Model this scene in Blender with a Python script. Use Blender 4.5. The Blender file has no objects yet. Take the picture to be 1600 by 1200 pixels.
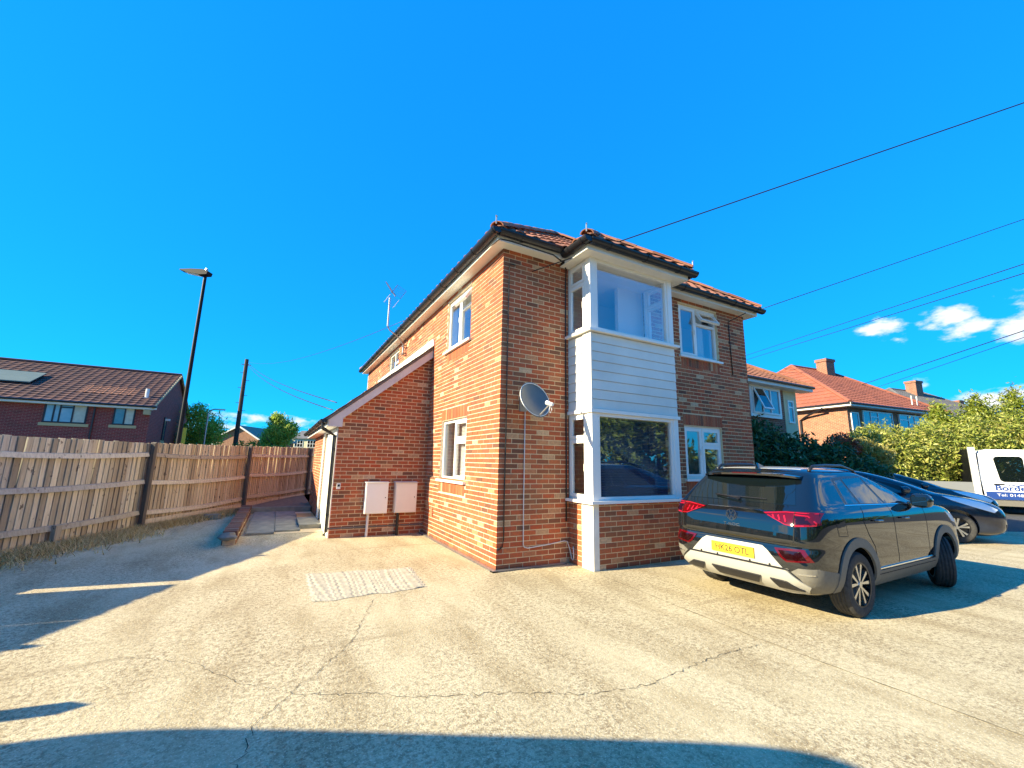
import bpy, bmesh, math, random
import numpy as np
from mathutils import Vector, Matrix
from mathutils.bvhtree import BVHTree
R = math.radians
random.seed(7)
S = bpy.context.scene
C = S.collection

# ------------------------------------------------------------------ camera
yaw, pitch, roll = 0.4966, 0.18275, 0.02001
fwd = Vector((math.sin(yaw)*math.cos(pitch), math.cos(yaw)*math.cos(pitch), math.sin(pitch)))
rt0 = Vector((math.cos(yaw), -math.sin(yaw), 0)); up0 = rt0.cross(fwd)
rt = rt0*math.cos(roll) + up0*math.sin(roll); upv = -rt0*math.sin(roll) + up0*math.cos(roll)
CAM = Vector((-2.8706, -5.6729, 1.5237))
cd = bpy.data.cameras.new('camera'); cam = bpy.data.objects.new('camera', cd); C.objects.link(cam)
cd.sensor_width = 36; cd.lens = 659.11/1600*36; cd.clip_end = 3000; cd.clip_start = 0.05
m = Matrix((rt, upv, -fwd)).transposed().to_4x4(); m.translation = CAM
cam.matrix_world = m
S.camera = cam

# ------------------------------------------------------------------ light
SUN_EL = R(25.0); SUN_AZ = math.atan2(-1.0, 0.165)      # azimuth of the sun from +Y towards +X
sdir = Vector((math.sin(SUN_AZ)*math.cos(SUN_EL), math.cos(SUN_AZ)*math.cos(SUN_EL), math.sin(SUN_EL)))
sl = bpy.data.lights.new('sun', 'SUN'); sl.energy = 5.0; sl.angle = R(0.5); sl.color = (1.0, 0.87, 0.58)
so = bpy.data.objects.new('sun', sl); C.objects.link(so)
so.rotation_euler = sdir.to_track_quat('Z', 'Y').to_euler(); so.location = (-20, 5, 20)
W = bpy.data.worlds.new('World'); S.world = W; W.use_nodes = True
wn = W.node_tree.nodes; wl = W.node_tree.links; wn.clear()
def N(t, **k):
    n = wn.new(t)
    for a, b in k.items(): setattr(n, a, b)
    return n
def MATH(op, a, b=None, c=None, clamp=False):
    n = N('ShaderNodeMath', operation=op, use_clamp=clamp)
    for i, v in enumerate((a, b, c)):
        if v is None: continue
        if hasattr(v, 'links'): wl.new(v, n.inputs[i])
        else: n.inputs[i].default_value = v
    return n.outputs[0]
sky = N('ShaderNodeTexSky', sky_type='NISHITA', sun_disc=False, sun_elevation=SUN_EL, sun_rotation=SUN_AZ)
sky.altitude = 0; sky.air_density = 1.0; sky.dust_density = 0.25; sky.ozone_density = 3.0
hs = N('ShaderNodeHueSaturation'); hs.inputs['Hue'].default_value = 0.505; hs.inputs['Saturation'].default_value = 1.7; hs.inputs['Value'].default_value = 1.95
gm_ = N('ShaderNodeGamma'); gm_.inputs[1].default_value = 0.36; wl.new(sky.outputs[0], gm_.inputs[0]); wl.new(gm_.outputs[0], hs.inputs['Color'])
tn = N('ShaderNodeMix', data_type='RGBA', blend_type='MULTIPLY'); tn.inputs['Factor'].default_value = 1.0; tn.inputs['B'].default_value = (.018, .49, 1.0, 1); wl.new(hs.outputs[0], tn.inputs['A'])
tc = N('ShaderNodeTexCoord'); sx = N('ShaderNodeSeparateXYZ'); wl.new(tc.outputs['Generated'], sx.inputs[0])
az = MATH('ARCTAN2', sx.outputs[0], sx.outputs[1]); el = MATH('ARCSINE', sx.outputs[2])
nz = N('ShaderNodeTexNoise'); nz.inputs['Scale'].default_value = 26; nz.inputs['Detail'].default_value = 7; nz.inputs['Roughness'].default_value = .6
vm = N('ShaderNodeVectorMath', operation='MULTIPLY'); vm.inputs[1].default_value = (1, 1, 2.2)
wl.new(tc.outputs['Generated'], vm.inputs[0]); wl.new(vm.outputs[0], nz.inputs['Vector'])
blobs = [(1.235,.252,.035,.019,1), (1.262,.226,.016,.010,.8), (1.318,.250,.034,.021,1), (1.345,.228,.036,.016,1), (1.395,.218,.030,.024,1), (1.45,.24,.06,.03,1),
         (1.36,.110,.065,.020,1.0), (1.45,.118,.08,.024,1.0), (1.272,.144,.018,.010,.8), (1.42,.150,.028,.009,.7), (1.29,.10,.03,.015,.8),
         (-.06,.078,.10,.014,.72), (.06,.070,.09,.016,.78), (.16,.058,.1,.012,.7), (-.02,.055,.22,.012,.66)]
blobs += [(1.95,.34,.13,.07,1),(2.1,.46,.10,.05,1),(1.8,.22,.10,.05,1),(2.0,.58,.12,.06,.9),(1.75,.42,.10,.06,.9)]
rnd = random.Random(3)
for i in range(12):
    blobs.append((rnd.uniform(2.9, 5.4), rnd.uniform(.08, .42), rnd.uniform(.07, .16), rnd.uniform(.03, .06), 1))
acc = None
for a0, e0, sa, se, k in blobs:
    if a0 > math.pi: a0 -= 2*math.pi
    da = MATH('MULTIPLY', MATH('SUBTRACT', az, a0), 1/sa); de = MATH('MULTIPLY', MATH('SUBTRACT', el, e0), 1/se)
    q = MATH('ADD', MATH('MULTIPLY', da, da), MATH('MULTIPLY', de, de))
    g = MATH('MULTIPLY', MATH('EXPONENT', MATH('MULTIPLY', q, -.7)), k)
    acc = g if acc is None else MATH('MAXIMUM', acc, g)
dens = MATH('ADD', acc, MATH('MULTIPLY', MATH('SUBTRACT', nz.outputs[0], .5), 1.75))
mr = N('ShaderNodeMapRange', interpolation_type='SMOOTHSTEP'); wl.new(dens, mr.inputs[0]); mr.inputs[1].default_value = .45; mr.inputs[2].default_value = 1.0
nz2 = N('ShaderNodeTexNoise'); nz2.inputs['Scale'].default_value = 40; wl.new(vm.outputs[0], nz2.inputs['Vector'])
cc = N('ShaderNodeMix', data_type='RGBA'); cc.inputs['A'].default_value = (1.7,2.1,2.7,1); cc.inputs['B'].default_value = (3.4,3.35,3.2,1)
wl.new(MATH('MULTIPLY', dens, nz2.outputs[0], clamp=True), cc.inputs['Factor'])
mx = N('ShaderNodeMix', data_type='RGBA'); wl.new(mr.outputs[0], mx.inputs['Factor']); wl.new(tn.outputs['Result'], mx.inputs['A']); wl.new(cc.outputs['Result'], mx.inputs['B'])
bg = N('ShaderNodeBackground'); bg.inputs['Strength'].default_value = 0.15
wl.new(mx.outputs['Result'], bg.inputs[0]); wo = N('ShaderNodeOutputWorld'); wl.new(bg.outputs[0], wo.inputs[0])
S.view_settings.view_transform = 'Standard'; S.view_settings.look = 'None'
S.view_settings.exposure = 1.5; S.view_settings.gamma = 1.0; S.view_settings.use_curve_mapping = False
S.render.engine = 'CYCLES'; S.render.resolution_x = 1024; S.render.resolution_y = 768

# ------------------------------------------------------------------ materials
MATS = {}
def new_mat(name):
    mt = bpy.data.materials.new(name); mt.use_nodes = True; nt = mt.node_tree
    b = nt.nodes['Principled BSDF']; MATS[name] = mt
    return mt, nt, b
def nnode(nt, t, **k):
    n = nt.nodes.new(t)
    for a, b in k.items(): setattr(n, a, b)
    return n
def mixc(nt, f, a, b, blend='MIX'):
    n = nnode(nt, 'ShaderNodeMix', data_type='RGBA', blend_type=blend)
    for key, v in (('Factor', f), ('A', a), ('B', b)):
        if hasattr(v, 'links'): nt.links.new(v, n.inputs[key])
        elif key == 'Factor': n.inputs[key].default_value = v
        else: n.inputs[key].default_value = (*v, 1) if len(v) == 3 else v
    return n.outputs['Result']
def noise(nt, scale, detail=4, vec=None, rough=.55, sc3=None):
    n = nnode(nt, 'ShaderNodeTexNoise'); n.inputs['Scale'].default_value = scale; n.inputs['Detail'].default_value = detail; n.inputs['Roughness'].default_value = rough
    if vec is None:
        vec = nnode(nt, 'ShaderNodeTexCoord').outputs['Object']
    if sc3:
        mp = nnode(nt, 'ShaderNodeMapping'); mp.inputs['Scale'].default_value = sc3[:3]
        if len(sc3) > 3: mp.inputs['Rotation'].default_value = (0, 0, sc3[3])
        nt.links.new(vec, mp.inputs[0]); vec = mp.outputs[0]
    nt.links.new(vec, n.inputs['Vector'])
    return n.outputs[0]
def ramp(nt, f, stops, interp='LINEAR'):
    n = nnode(nt, 'ShaderNodeValToRGB'); cr = n.color_ramp; cr.interpolation = interp
    while len(cr.elements) < len(stops): cr.elements.new(.5)
    for e, (p, c) in zip(cr.elements, stops):
        e.position = p; e.color = (*c, 1) if len(c) == 3 else c
    nt.links.new(f, n.inputs[0]); return n.outputs[0]
def bump(nt, b, h, strength=.3, dist=.01):
    n = nnode(nt, 'ShaderNodeBump'); n.inputs['Strength'].default_value = strength; n.inputs['Distance'].default_value = dist
    nt.links.new(h, n.inputs['Height']); nt.links.new(n.outputs[0], b.inputs['Normal'])
def M_(name, c1, rough=.6, c2=None, scale=6, metal=0, bmp=0, bscale=None, coat=0, spec=None, sc3=None, lo=.35, hi=.65):
    mt, nt, b = new_mat(name)
    b.inputs['Roughness'].default_value = rough; b.inputs['Metallic'].default_value = metal
    if coat: b.inputs['Coat Weight'].default_value = coat; b.inputs['Coat Roughness'].default_value = .03
    if spec is not None: b.inputs['Specular IOR Level'].default_value = spec
    if c2:
        f = noise(nt, scale, 6, sc3=sc3)
        nt.links.new(ramp(nt, f, [(lo, c1), (hi, c2)]), b.inputs['Base Color'])
    else: b.inputs['Base Color'].default_value = (*c1, 1)
    if bmp: bump(nt, b, noise(nt, bscale or scale*3, 5, sc3=sc3), bmp, .01)
    return mt
def brick_mat(name, source, stops, mortar=False):
    mt, nt, b = new_mat(name)
    if source == 'obj': rv = nnode(nt, 'ShaderNodeObjectInfo').outputs['Random']
    else: rv = nnode(nt, 'ShaderNodeNewGeometry').outputs['Random Per Island']
    base = ramp(nt, rv, stops, 'LINEAR')
    geo = nnode(nt, 'ShaderNodeNewGeometry').outputs['Position']
    f = noise(nt, 30, 6, geo); g = noise(nt, 1.1, 3, geo); d = noise(nt, 140, 3, geo)
    c = mixc(nt, ramp(nt, f, [(.35, (0,0,0)), (.75, (.55,)*3)]), base, (.12, .06, .035))
    c = mixc(nt, ramp(nt, g, [(.5, (0,0,0)), (.85, (.14,)*3)]), c, (.50, .36, .22))
    c = mixc(nt, ramp(nt, d, [(.58, (0,0,0)), (.85, (.35,)*3)]), c, (.42, .18, .08))
    nt.links.new(c, b.inputs['Base Color']); b.inputs['Roughness'].default_value = .85
    bump(nt, b, f, .35, .004)
    return mt
BST = [(0, (.14,.05,.026)), (.08, (.22,.072,.03)), (.17, (.38,.082,.027)), (.30, (.52,.112,.032)), (.42, (.44,.07,.018)), (.52, (.28,.09,.034)), (.60, (.54,.15,.048)), (.68, (.36,.06,.018)), (.76, (.25,.10,.04)), (.84, (.50,.12,.036)), (.93, (.44,.10,.032)), (.965, (.54,.29,.14)), (1.0, (.62,.43,.26))]
brick_mat('brick_single', 'obj', BST); brick_mat('brick_joined', 'island', BST)
brick_mat('brick_old', 'obj', [(0, (.07,.04,.03)), (.4, (.16,.065,.04)), (.7, (.24,.09,.05)), (1, (.2,.16,.12))])
TST = [(0, (.16,.06,.035)), (.3, (.30,.10,.05)), (.6, (.42,.16,.08)), (.85, (.36,.15,.09)), (1, (.2,.1,.07))]
brick_mat('tile_single', 'obj', TST); brick_mat('tile_joined', 'island', TST)
M_('mortar', (.64,.48,.28), .95, (.74,.58,.35), 20, bmp=.3)
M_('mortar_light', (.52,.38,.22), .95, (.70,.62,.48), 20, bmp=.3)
M_('upvc', (.86,.83,.76), .28, (.82,.79,.72), 3)
M_('white_render', (.80,.77,.68), .6, (.72,.68,.58), 5, bmp=.1)  # coat of the white panel; also whitens the sunlit bay strips
M_('fascia_white', (.78,.75,.68), .45, (.72,.69,.60), 2.5)
M_('cladding', (.78,.76,.67), .5, (.66,.64,.56), 1.4, bmp=.05, bscale=60)
M_('barge', (.60,.55,.52), .55, (.52,.47,.45), 3)
M_('plaster', (.78,.77,.74), .8)
M_('plaster_blue', (.50,.56,.62), .8)
M_('carpet', (.5,.46,.40), .95)
M_('black_plastic', (.012,.012,.015), .32)
M_('post_dark', (.07,.055,.045), .9, (.14,.11,.08), 4, sc3=(8,8,.8))
M_('lead', (.10,.09,.085), .6, (.16,.14,.12), 8)
M_('cable_black', (.01,.01,.01), .5)
M_('cable_white', (.70,.66,.62), .5)
M_('dish_grey', (.10,.125,.13), .38, (.13,.15,.15), 6)
M_('galv', (.42,.42,.42), .4, metal=.8)
M_('aerial_grey', (.10,.10,.11), .5, metal=.3)
M_('meter_white', (.90,.87,.79), .45, (.86,.83,.74), 2)
M_('meter_grey', (.78,.73,.63), .5, (.72,.67,.58), 3)
M_('asphalt', (.045,.047,.05), .9, (.085,.085,.085), 30, bmp=.5, bscale=220)
M_('road_paint', (.75,.74,.70), .7)
M_('soil', (.16,.10,.06), .98, (.26,.17,.10), 9, bmp=.8, bscale=50)
M_('slab', (.17,.165,.14), .9, (.26,.25,.20), 5, bmp=.35, bscale=60)
M_('mat_brown', (.42,.26,.10), .95, (.34,.2,.08), 40, bmp=.5, bscale=120)
M_('lamp_black', (.004,.005,.007), .55, spec=.2)
M_('pole_wood', (.05,.03,.02), .85, (.09,.055,.035), 3, sc3=(8,8,.6))
M_('bark', (.10,.075,.05), .9, (.16,.12,.08), 12, bmp=.5)
M_('render_cream', (.70,.62,.38), .8, (.64,.56,.34), 3)
M_('stone_sill', (.52,.38,.20), .8)
M_('dark_frame', (.02,.016,.022), .4)
M_('curtain', (.55,.52,.42), .9, (.45,.42,.34), 10, sc3=(12,12,.3))
M_('grass_dry', (.42,.31,.12), .95, (.30,.2,.08), 3)
M_('lawn', (.06,.11,.025), .95, (.10,.15,.04), 4, bmp=.5)
M_('yellow', (.75,.52,.03), .5)
M_('solar', (.16,.20,.16), .6, (.13,.17,.14), 2)
M_('terracotta', (.45,.17,.08), .8, (.35,.12,.06), 6)
# car paints and parts
M_('paint_black', (.004,.006,.008), .5, coat=1.0, spec=.0)
MATS['paint_black'].node_tree.nodes['Principled BSDF'].inputs['Coat Roughness'].default_value = .008
MATS['paint_black'].node_tree.nodes['Principled BSDF'].inputs['Coat IOR'].default_value = 1.9
M_('paint_navy', (.006,.014,.035), .18, coat=1.0)
M_('paint_dark', (.008,.012,.022), .2, coat=1.0)
M_('paint_white', (.80,.81,.82), .25, coat=.6)
M_('paint_silver_blue', (.03,.06,.16), .3, coat=.4)
M_('paint_grey', (.2,.21,.22), .25, coat=.8)
M_('glass_mid', (.10,.16,.19), .05, (.16,.22,.25), 2, coat=1.0)
M_('car_glass', (.004,.007,.008), .01, spec=.5)
MATS['car_glass'].node_tree.nodes['Principled BSDF'].inputs['IOR'].default_value = 2.1
M_('screen_glass', (.16,.20,.21), .03, coat=1.0)
M_('clad_grey', (.135,.125,.105), .6, (.16,.15,.125), 30)
M_('roof_silver', (.55,.55,.53), .25, metal=.25, coat=.7)
M_('alloy', (.62,.61,.58), .22, metal=.9)
M_('rim_black', (.01,.01,.012), .3)
M_('tyre', (.025,.025,.025), .85, (.05,.048,.045), 30)
M_('skid_silver', (.42,.41,.37), .4, metal=.2)
M_('chrome', (.8,.8,.8), .1, metal=1.0)
M_('lamp_clear', (.85,.88,.90), .15)
M_('plate_yellow', (.62,.40,.01), .5)
M_('plate_char', (.05,.04,.01), .5)
M_('plate_white', (.8,.8,.8), .4)
M_('sign_blue', (.015,.05,.22), .4)
M_('arch_dark', (.006,.006,.006), .9)
def lens_mat(name, c, e=0):
    mt, nt, b = new_mat(name); b.inputs['Base Color'].default_value = (*c, 1); b.inputs['Roughness'].default_value = .08
    b.inputs['Coat Weight'].default_value = .35
    return mt
lens_mat('tail_red', (.075,.0005,.002)); lens_mat('tail_dark', (.012,.001,.001)); lens_mat('tail_pink', (.34,.006,.016)); lens_mat('amber', (.6,.2,.02))
def glass_mat(name, tint=(.86,.92,.95), base=.12, rough=.0):
    mt, nt, b = new_mat(name); nt.nodes.remove(b)
    t = nnode(nt, 'ShaderNodeBsdfTransparent'); t.inputs[0].default_value = (*tint, 1)
    g = nnode(nt, 'ShaderNodeBsdfGlossy'); g.inputs['Roughness'].default_value = rough; g.inputs['Color'].default_value = (.95,.97,1,1)
    fr = nnode(nt, 'ShaderNodeFresnel'); fr.inputs[0].default_value = 1.5
    ma = nnode(nt, 'ShaderNodeMath', operation='MULTIPLY_ADD', use_clamp=True); nt.links.new(fr.outputs[0], ma.inputs[0]); ma.inputs[1].default_value = 1.3; ma.inputs[2].default_value = base
    bf = nnode(nt, 'ShaderNodeMath', operation='SUBTRACT'); bf.inputs[0].default_value = 1.0; nt.links.new(nnode(nt, 'ShaderNodeNewGeometry').outputs['Backfacing'], bf.inputs[1])
    mu = nnode(nt, 'ShaderNodeMath', operation='MULTIPLY'); nt.links.new(ma.outputs[0], mu.inputs[0]); nt.links.new(bf.outputs[0], mu.inputs[1])
    mx = nnode(nt, 'ShaderNodeMixShader'); nt.links.new(mu.outputs[0], mx.inputs[0]); nt.links.new(t.outputs[0], mx.inputs[1]); nt.links.new(g.outputs[0], mx.inputs[2])
    nt.links.new(mx.outputs[0], nt.nodes['Material Output'].inputs[0])
glass_mat('glass', (.97,.98,.99), base=.18); glass_mat('glass_dark', (.5,.58,.6), .2)
def leaf_mat(name, stops, trans=.35):
    mt, nt, b = new_mat(name)
    rv = nnode(nt, 'ShaderNodeNewGeometry').outputs['Random Per Island']
    col = ramp(nt, rv, stops); nt.links.new(col, b.inputs['Base Color']); b.inputs['Roughness'].default_value = .5
    tr = nnode(nt, 'ShaderNodeBsdfTranslucent'); nt.links.new(col, tr.inputs[0])
    mx = nnode(nt, 'ShaderNodeMixShader'); mx.inputs[0].default_value = trans
    nt.links.new(b.outputs[0], mx.inputs[1]); nt.links.new(tr.outputs[0], mx.inputs[2]); nt.links.new(mx.outputs[0], nt.nodes['Material Output'].inputs[0])
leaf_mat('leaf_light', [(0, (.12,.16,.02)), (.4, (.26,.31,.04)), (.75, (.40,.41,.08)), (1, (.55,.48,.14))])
leaf_mat('leaf_mid', [(0, (.035,.07,.012)), (.5, (.09,.15,.02)), (1, (.19,.25,.04))])
leaf_mat('leaf_tree', [(0, (.20,.30,.04)), (.5, (.40,.52,.07)), (1, (.60,.66,.14))], .55)
leaf_mat('leaf_conifer', [(0, (.10,.15,.012)), (.5, (.20,.25,.02)), (1, (.34,.35,.04))])
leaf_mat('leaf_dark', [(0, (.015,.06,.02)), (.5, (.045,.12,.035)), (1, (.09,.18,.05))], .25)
leaf_mat('leaf_red', [(0, (.22,.05,.02)), (.5, (.40,.11,.05)), (1, (.45,.2,.08))])
leaf_mat('leaf_yellow', [(0, (.25,.22,.04)), (.5, (.42,.36,.08)), (1, (.5,.42,.14))])
leaf_mat('straw', [(0, (.40,.27,.10)), (.5, (.62,.45,.18)), (1, (.80,.62,.30))], .2)
def fence_mat(name):
    mt, nt, b = new_mat(name)
    rv = nnode(nt, 'ShaderNodeObjectInfo').outputs['Random']
    geo = nnode(nt, 'ShaderNodeNewGeometry').outputs['Position']
    base = ramp(nt, rv, [(0, (.30,.25,.18)), (.25, (.46,.40,.29)), (.6, (.60,.53,.39)), (.85, (.72,.63,.46)), (1, (.44,.40,.33))])
    base2 = ramp(nt, rv, [(0, (.46,.31,.17)), (.5, (.60,.43,.25)), (1, (.70,.53,.33))])
    s = nnode(nt, 'ShaderNodeSeparateXYZ'); nt.links.new(geo, s.inputs[0])
    mr_ = nnode(nt, 'ShaderNodeMapRange'); nt.links.new(s.outputs[1], mr_.inputs[0]); mr_.inputs[1].default_value = 4.0; mr_.inputs[2].default_value = 9.0
    base = mixc(nt, mr_.outputs[0], base, base2)
    g1 = noise(nt, 2.2, 7, geo, .7, sc3=(14,14,.9)); g2 = noise(nt, 2.6, 2, geo, sc3=(4.5,4.5,3.0))
    c = mixc(nt, ramp(nt, g1, [(.45, (0,0,0)), (.75, (.6,)*3)]), base, (.13,.10,.07))
    c = mixc(nt, ramp(nt, g2, [(.665, (0,0,0)), (.72, (.85,)*3)]), c, (.07,.05,.04))
    nt.links.new(c, b.inputs['Base Color']); b.inputs['Roughness'].default_value = .9
    bump(nt, b, g1, .5, .006)
fence_mat('fence_wood')
def concrete():
    mt, nt, b = new_mat('concrete')
    geo = nnode(nt, 'ShaderNodeNewGeometry').outputs['Position']
    big = noise(nt, .55, 5, geo); mid = noise(nt, 2.6, 6, geo, sc3=(1.0,.35,1,R(14))); fine = noise(nt, 60, 3, geo, .75)
    fine2 = noise(nt, 24, 5, geo, .78); spk = noise(nt, 75, 2, geo)
    col = ramp(nt, big, [(.3, (.55,.455,.275)), (.52, (.62,.525,.325)), (.72, (.49,.40,.23))])
    col = mixc(nt, ramp(nt, mid, [(.46, (0,0,0)), (.68, (.75,)*3)]), col, (.36,.275,.14))
    wear = ramp(nt, noise(nt, .8, 4, geo, sc3=(1,.5,1)), [(.36, (.3,)*3), (.56, (1,1,1))])
    dk = mixc(nt, 1.0, ramp(nt, fine2, [(.40, (.85,)*3), (.54, (0,0,0))]), wear, 'MULTIPLY')
    col = mixc(nt, dk, col, (.19,.135,.065))
    col = mixc(nt, mixc(nt, 1.0, ramp(nt, fine, [(.38, (.8,)*3), (.48, (0,0,0))]), wear, 'MULTIPLY'), col, (.22,.155,.08))
    col = mixc(nt, ramp(nt, spk, [(.58, (0,0,0)), (.68, (.7,)*3)]), col, (.82,.72,.50))
    col = mixc(nt, ramp(nt, noise(nt, 3.1, 4, geo), [(.68, (0,0,0)), (.78, (.65,)*3)]), col, (.20,.145,.08))
    col = mixc(nt, ramp(nt, noise(nt, 1.3, 5, geo, sc3=(.25,3.2,1,R(62))), [(.60, (0,0,0)), (.74, (.45,)*3)]), col, (.24,.175,.09))
    nt.links.new(col, b.inputs['Base Color']); b.inputs['Roughness'].default_value = .9
    add = nnode(nt, 'ShaderNodeMath', operation='ADD'); nt.links.new(fine, add.inputs[0]); nt.links.new(fine2, add.inputs[1])
    bump(nt, b, add.outputs[0], .6, .010)
concrete()
def brick_tex(name, c1, c2, mo, sc=1.0):
    mt, nt, b = new_mat(name)
    co = nnode(nt, 'ShaderNodeTexCoord').outputs['UV']
    bt = nnode(nt, 'ShaderNodeTexBrick'); nt.links.new(co, bt.inputs['Vector'])
    bt.inputs['Color1'].default_value = (*c1, 1); bt.inputs['Color2'].default_value = (*c2, 1); bt.inputs['Mortar'].default_value = (*mo, 1)
    bt.inputs['Scale'].default_value = 1.0; bt.inputs['Brick Width'].default_value = .225*sc; bt.inputs['Row Height'].default_value = .075*sc; bt.inputs['Mortar Size'].default_value = .011*sc
    f = noise(nt, 3, 5, co)
    nt.links.new(mixc(nt, ramp(nt, f, [(.4, (0,0,0)), (.8, (.5,)*3)]), bt.outputs[0], (.12,.05,.035)), b.inputs['Base Color']); b.inputs['Roughness'].default_value = .9
    inv = nnode(nt, 'ShaderNodeMath', operation='SUBTRACT'); inv.inputs[0].default_value = 1; nt.links.new(bt.outputs['Fac'], inv.inputs[1])
    bump(nt, b, inv.outputs[0], .5, .01)
brick_tex('brick_purple', (.34,.04,.032), (.22,.026,.024), (.36,.15,.12))
brick_tex('brick_far', (.30,.10,.055), (.20,.065,.04), (.36,.26,.18))
brick_tex('brick_farred', (.36,.12,.06), (.27,.085,.045), (.4,.28,.18))
def tile_far(name, c1, c2, c3=None):
    mt, nt, b = new_mat(name); geo = nnode(nt, 'ShaderNodeNewGeometry')
    rv = geo.outputs['Random Per Island']; pos = geo.outputs['Position']
    c = mixc(nt, ramp(nt, noise(nt, 1.3, 5, pos), [(.35, (0,0,0)), (.65, (1,1,1))]), c1, c2)
    c = mixc(nt, ramp(nt, noise(nt, 9, 3, pos), [(.45, (0,0,0)), (.7, (.6,)*3)]), c, c3 or tuple(v*.5 for v in c1))
    nt.links.new(c, b.inputs['Base Color']); b.inputs['Roughness'].default_value = .8
tile_far('tiles_brown', (.13,.05,.034), (.075,.03,.022)); tile_far('tiles_red', (.32,.10,.055), (.25,.08,.045), (.19,.06,.04))
tile_far('tiles_orange', (.36,.15,.075), (.28,.11,.055)); tile_far('tiles_grey', (.17,.16,.15), (.12,.115,.11)); tile_far('tiles_pale', (.30,.25,.19), (.24,.20,.15)); tile_far('tiles_darkred', (.24,.08,.045), (.2,.07,.04))

# ------------------------------------------------------------------ geometry helpers
class MB:
    def __init__(s, M=None): s.v = []; s.f = []; s.M = M; s.uv = None
    def add(s, vs, fs):
        o = len(s.v)
        s.v += [tuple(s.M @ Vector(p)) for p in vs] if s.M else [tuple(p) for p in vs]
        s.f += [tuple(o+i for i in f) for f in fs]
        return s
    def box(s, x0, x1, y0, y1, z0, z1):
        return s.add([(x0,y0,z0),(x1,y0,z0),(x1,y1,z0),(x0,y1,z0),(x0,y0,z1),(x1,y0,z1),(x1,y1,z1),(x0,y1,z1)],
                     [(3,2,1,0),(4,5,6,7),(0,1,5,4),(1,2,6,5),(2,3,7,6),(3,0,4,7)])
    def prism(s, poly, axis, a0, a1):
        n = len(poly)
        def P(p, t):
            return (t, p[0], p[1]) if axis == 0 else ((p[0], t, p[1]) if axis == 1 else (p[0], p[1], t))
        s.add([P(p, a0) for p in poly]+[P(p, a1) for p in poly],
              [tuple(range(n))[::-1], tuple(range(n, 2*n))]+[(i, (i+1) % n, n+(i+1) % n, n+i) for i in range(n)])
        return s
    def tube(s, pts, r, n=8, caps=True, r1=None):
        pts = [Vector(p) for p in pts]; rings = []
        L = len(pts)
        for i, p in enumerate(pts):
            t = (pts[min(i+1, L-1)]-pts[max(i-1, 0)]).normalized()
            a = Vector((0,0,1)) if abs(t.z) < .9 else Vector((1,0,0))
            b = t.cross(a).normalized(); c = b.cross(t)
            rr = r if r1 is None else r+(r1-r)*i/max(1, L-1)
            rings.append([p+(b*math.cos(2*math.pi*k/n)+c*math.sin(2*math.pi*k/n))*rr for k in range(n)])
        vs = [q for rg in rings for q in rg]; fs = []
        for i in range(L-1):
            for k in range(n):
                fs.append((i*n+k, i*n+(k+1) % n, (i+1)*n+(k+1) % n, (i+1)*n+k))
        if caps: fs += [tuple(range(n))[::-1], tuple((L-1)*n+k for k in range(n))]
        return s.add(vs, fs)
    def lathe(s, prof, n=32, axis='z', closed=False):
        vs = []; fs = []; L = len(prof)
        for k in range(n):
            a = 2*math.pi*k/n; ca, sa = math.cos(a), math.sin(a)
            for r_, h in prof:
                vs.append((r_*ca, r_*sa, h) if axis == 'z' else ((r_*ca, h, r_*sa) if axis == 'y' else (h, r_*ca, r_*sa)))
        for k in range(n):
            k2 = (k+1) % n
            for i in range(L if closed else L-1):
                j = (i+1) % L
                fs.append((k*L+i, k2*L+i, k2*L+j, k*L+j))
        return s.add(vs, fs)
    def build(s, name, mat, parent=None, smooth=False, uvbox=False):
        me = bpy.data.meshes.new(name); me.from_pydata(s.v, [], s.f)
        bm = bmesh.new(); bm.from_mesh(me); bmesh.ops.recalc_face_normals(bm, faces=bm.faces); bm.to_mesh(me); bm.free()
        return link(name, me, mat, parent, smooth, uvbox)
def link(name, me, mat, parent=None, smooth=False, uvbox=False):
    me.materials.clear(); me.materials.append(MATS[mat])
    if smooth: me.polygons.foreach_set('use_smooth', [True]*len(me.polygons))
    if uvbox:
        uv = me.uv_layers.new(name='UVMap'); d = uv.data
        for p in me.polygons:
            nn = p.normal; ax = max(range(3), key=lambda i: abs(nn[i]))
            for li in p.loop_indices:
                co = me.vertices[me.loops[li].vertex_index].co
                d[li].uv = (co.x, co.y) if ax == 2 else ((co.y, co.z) if ax == 0 else (co.x, co.z))
    o = bpy.data.objects.new(name, me); C.objects.link(o)
    if parent: o.parent = parent
    return o
def smooth_angle(o, deg=35):
    me = o.data
    me.polygons.foreach_set('use_smooth', [True]*len(me.polygons))
    me.set_sharp_from_angle(angle=R(deg)) if hasattr(me, 'set_sharp_from_angle') else None
    return o
def tag(o, label=None, cat=None, group=None, kind=None):
    if label: o['label'] = label
    if cat: o['category'] = cat
    if group: o['group'] = group
    if kind: o['kind'] = kind
    return o
def thing(name, label, cat, loc=(0,0,0), rz=0, group=None):
    o = bpy.data.objects.new(name, None); C.objects.link(o); o.location = loc; o.rotation_euler = (0, 0, rz); o.empty_display_size = .3
    return tag(o, label, cat, group)
def frame(o, u, inw):
    u = Vector(u).normalized(); i = Vector(inw).normalized(); z = u.cross(i)
    M = Matrix((u, i, z)).transposed().to_4x4(); M.translation = Vector(o); return M
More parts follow.
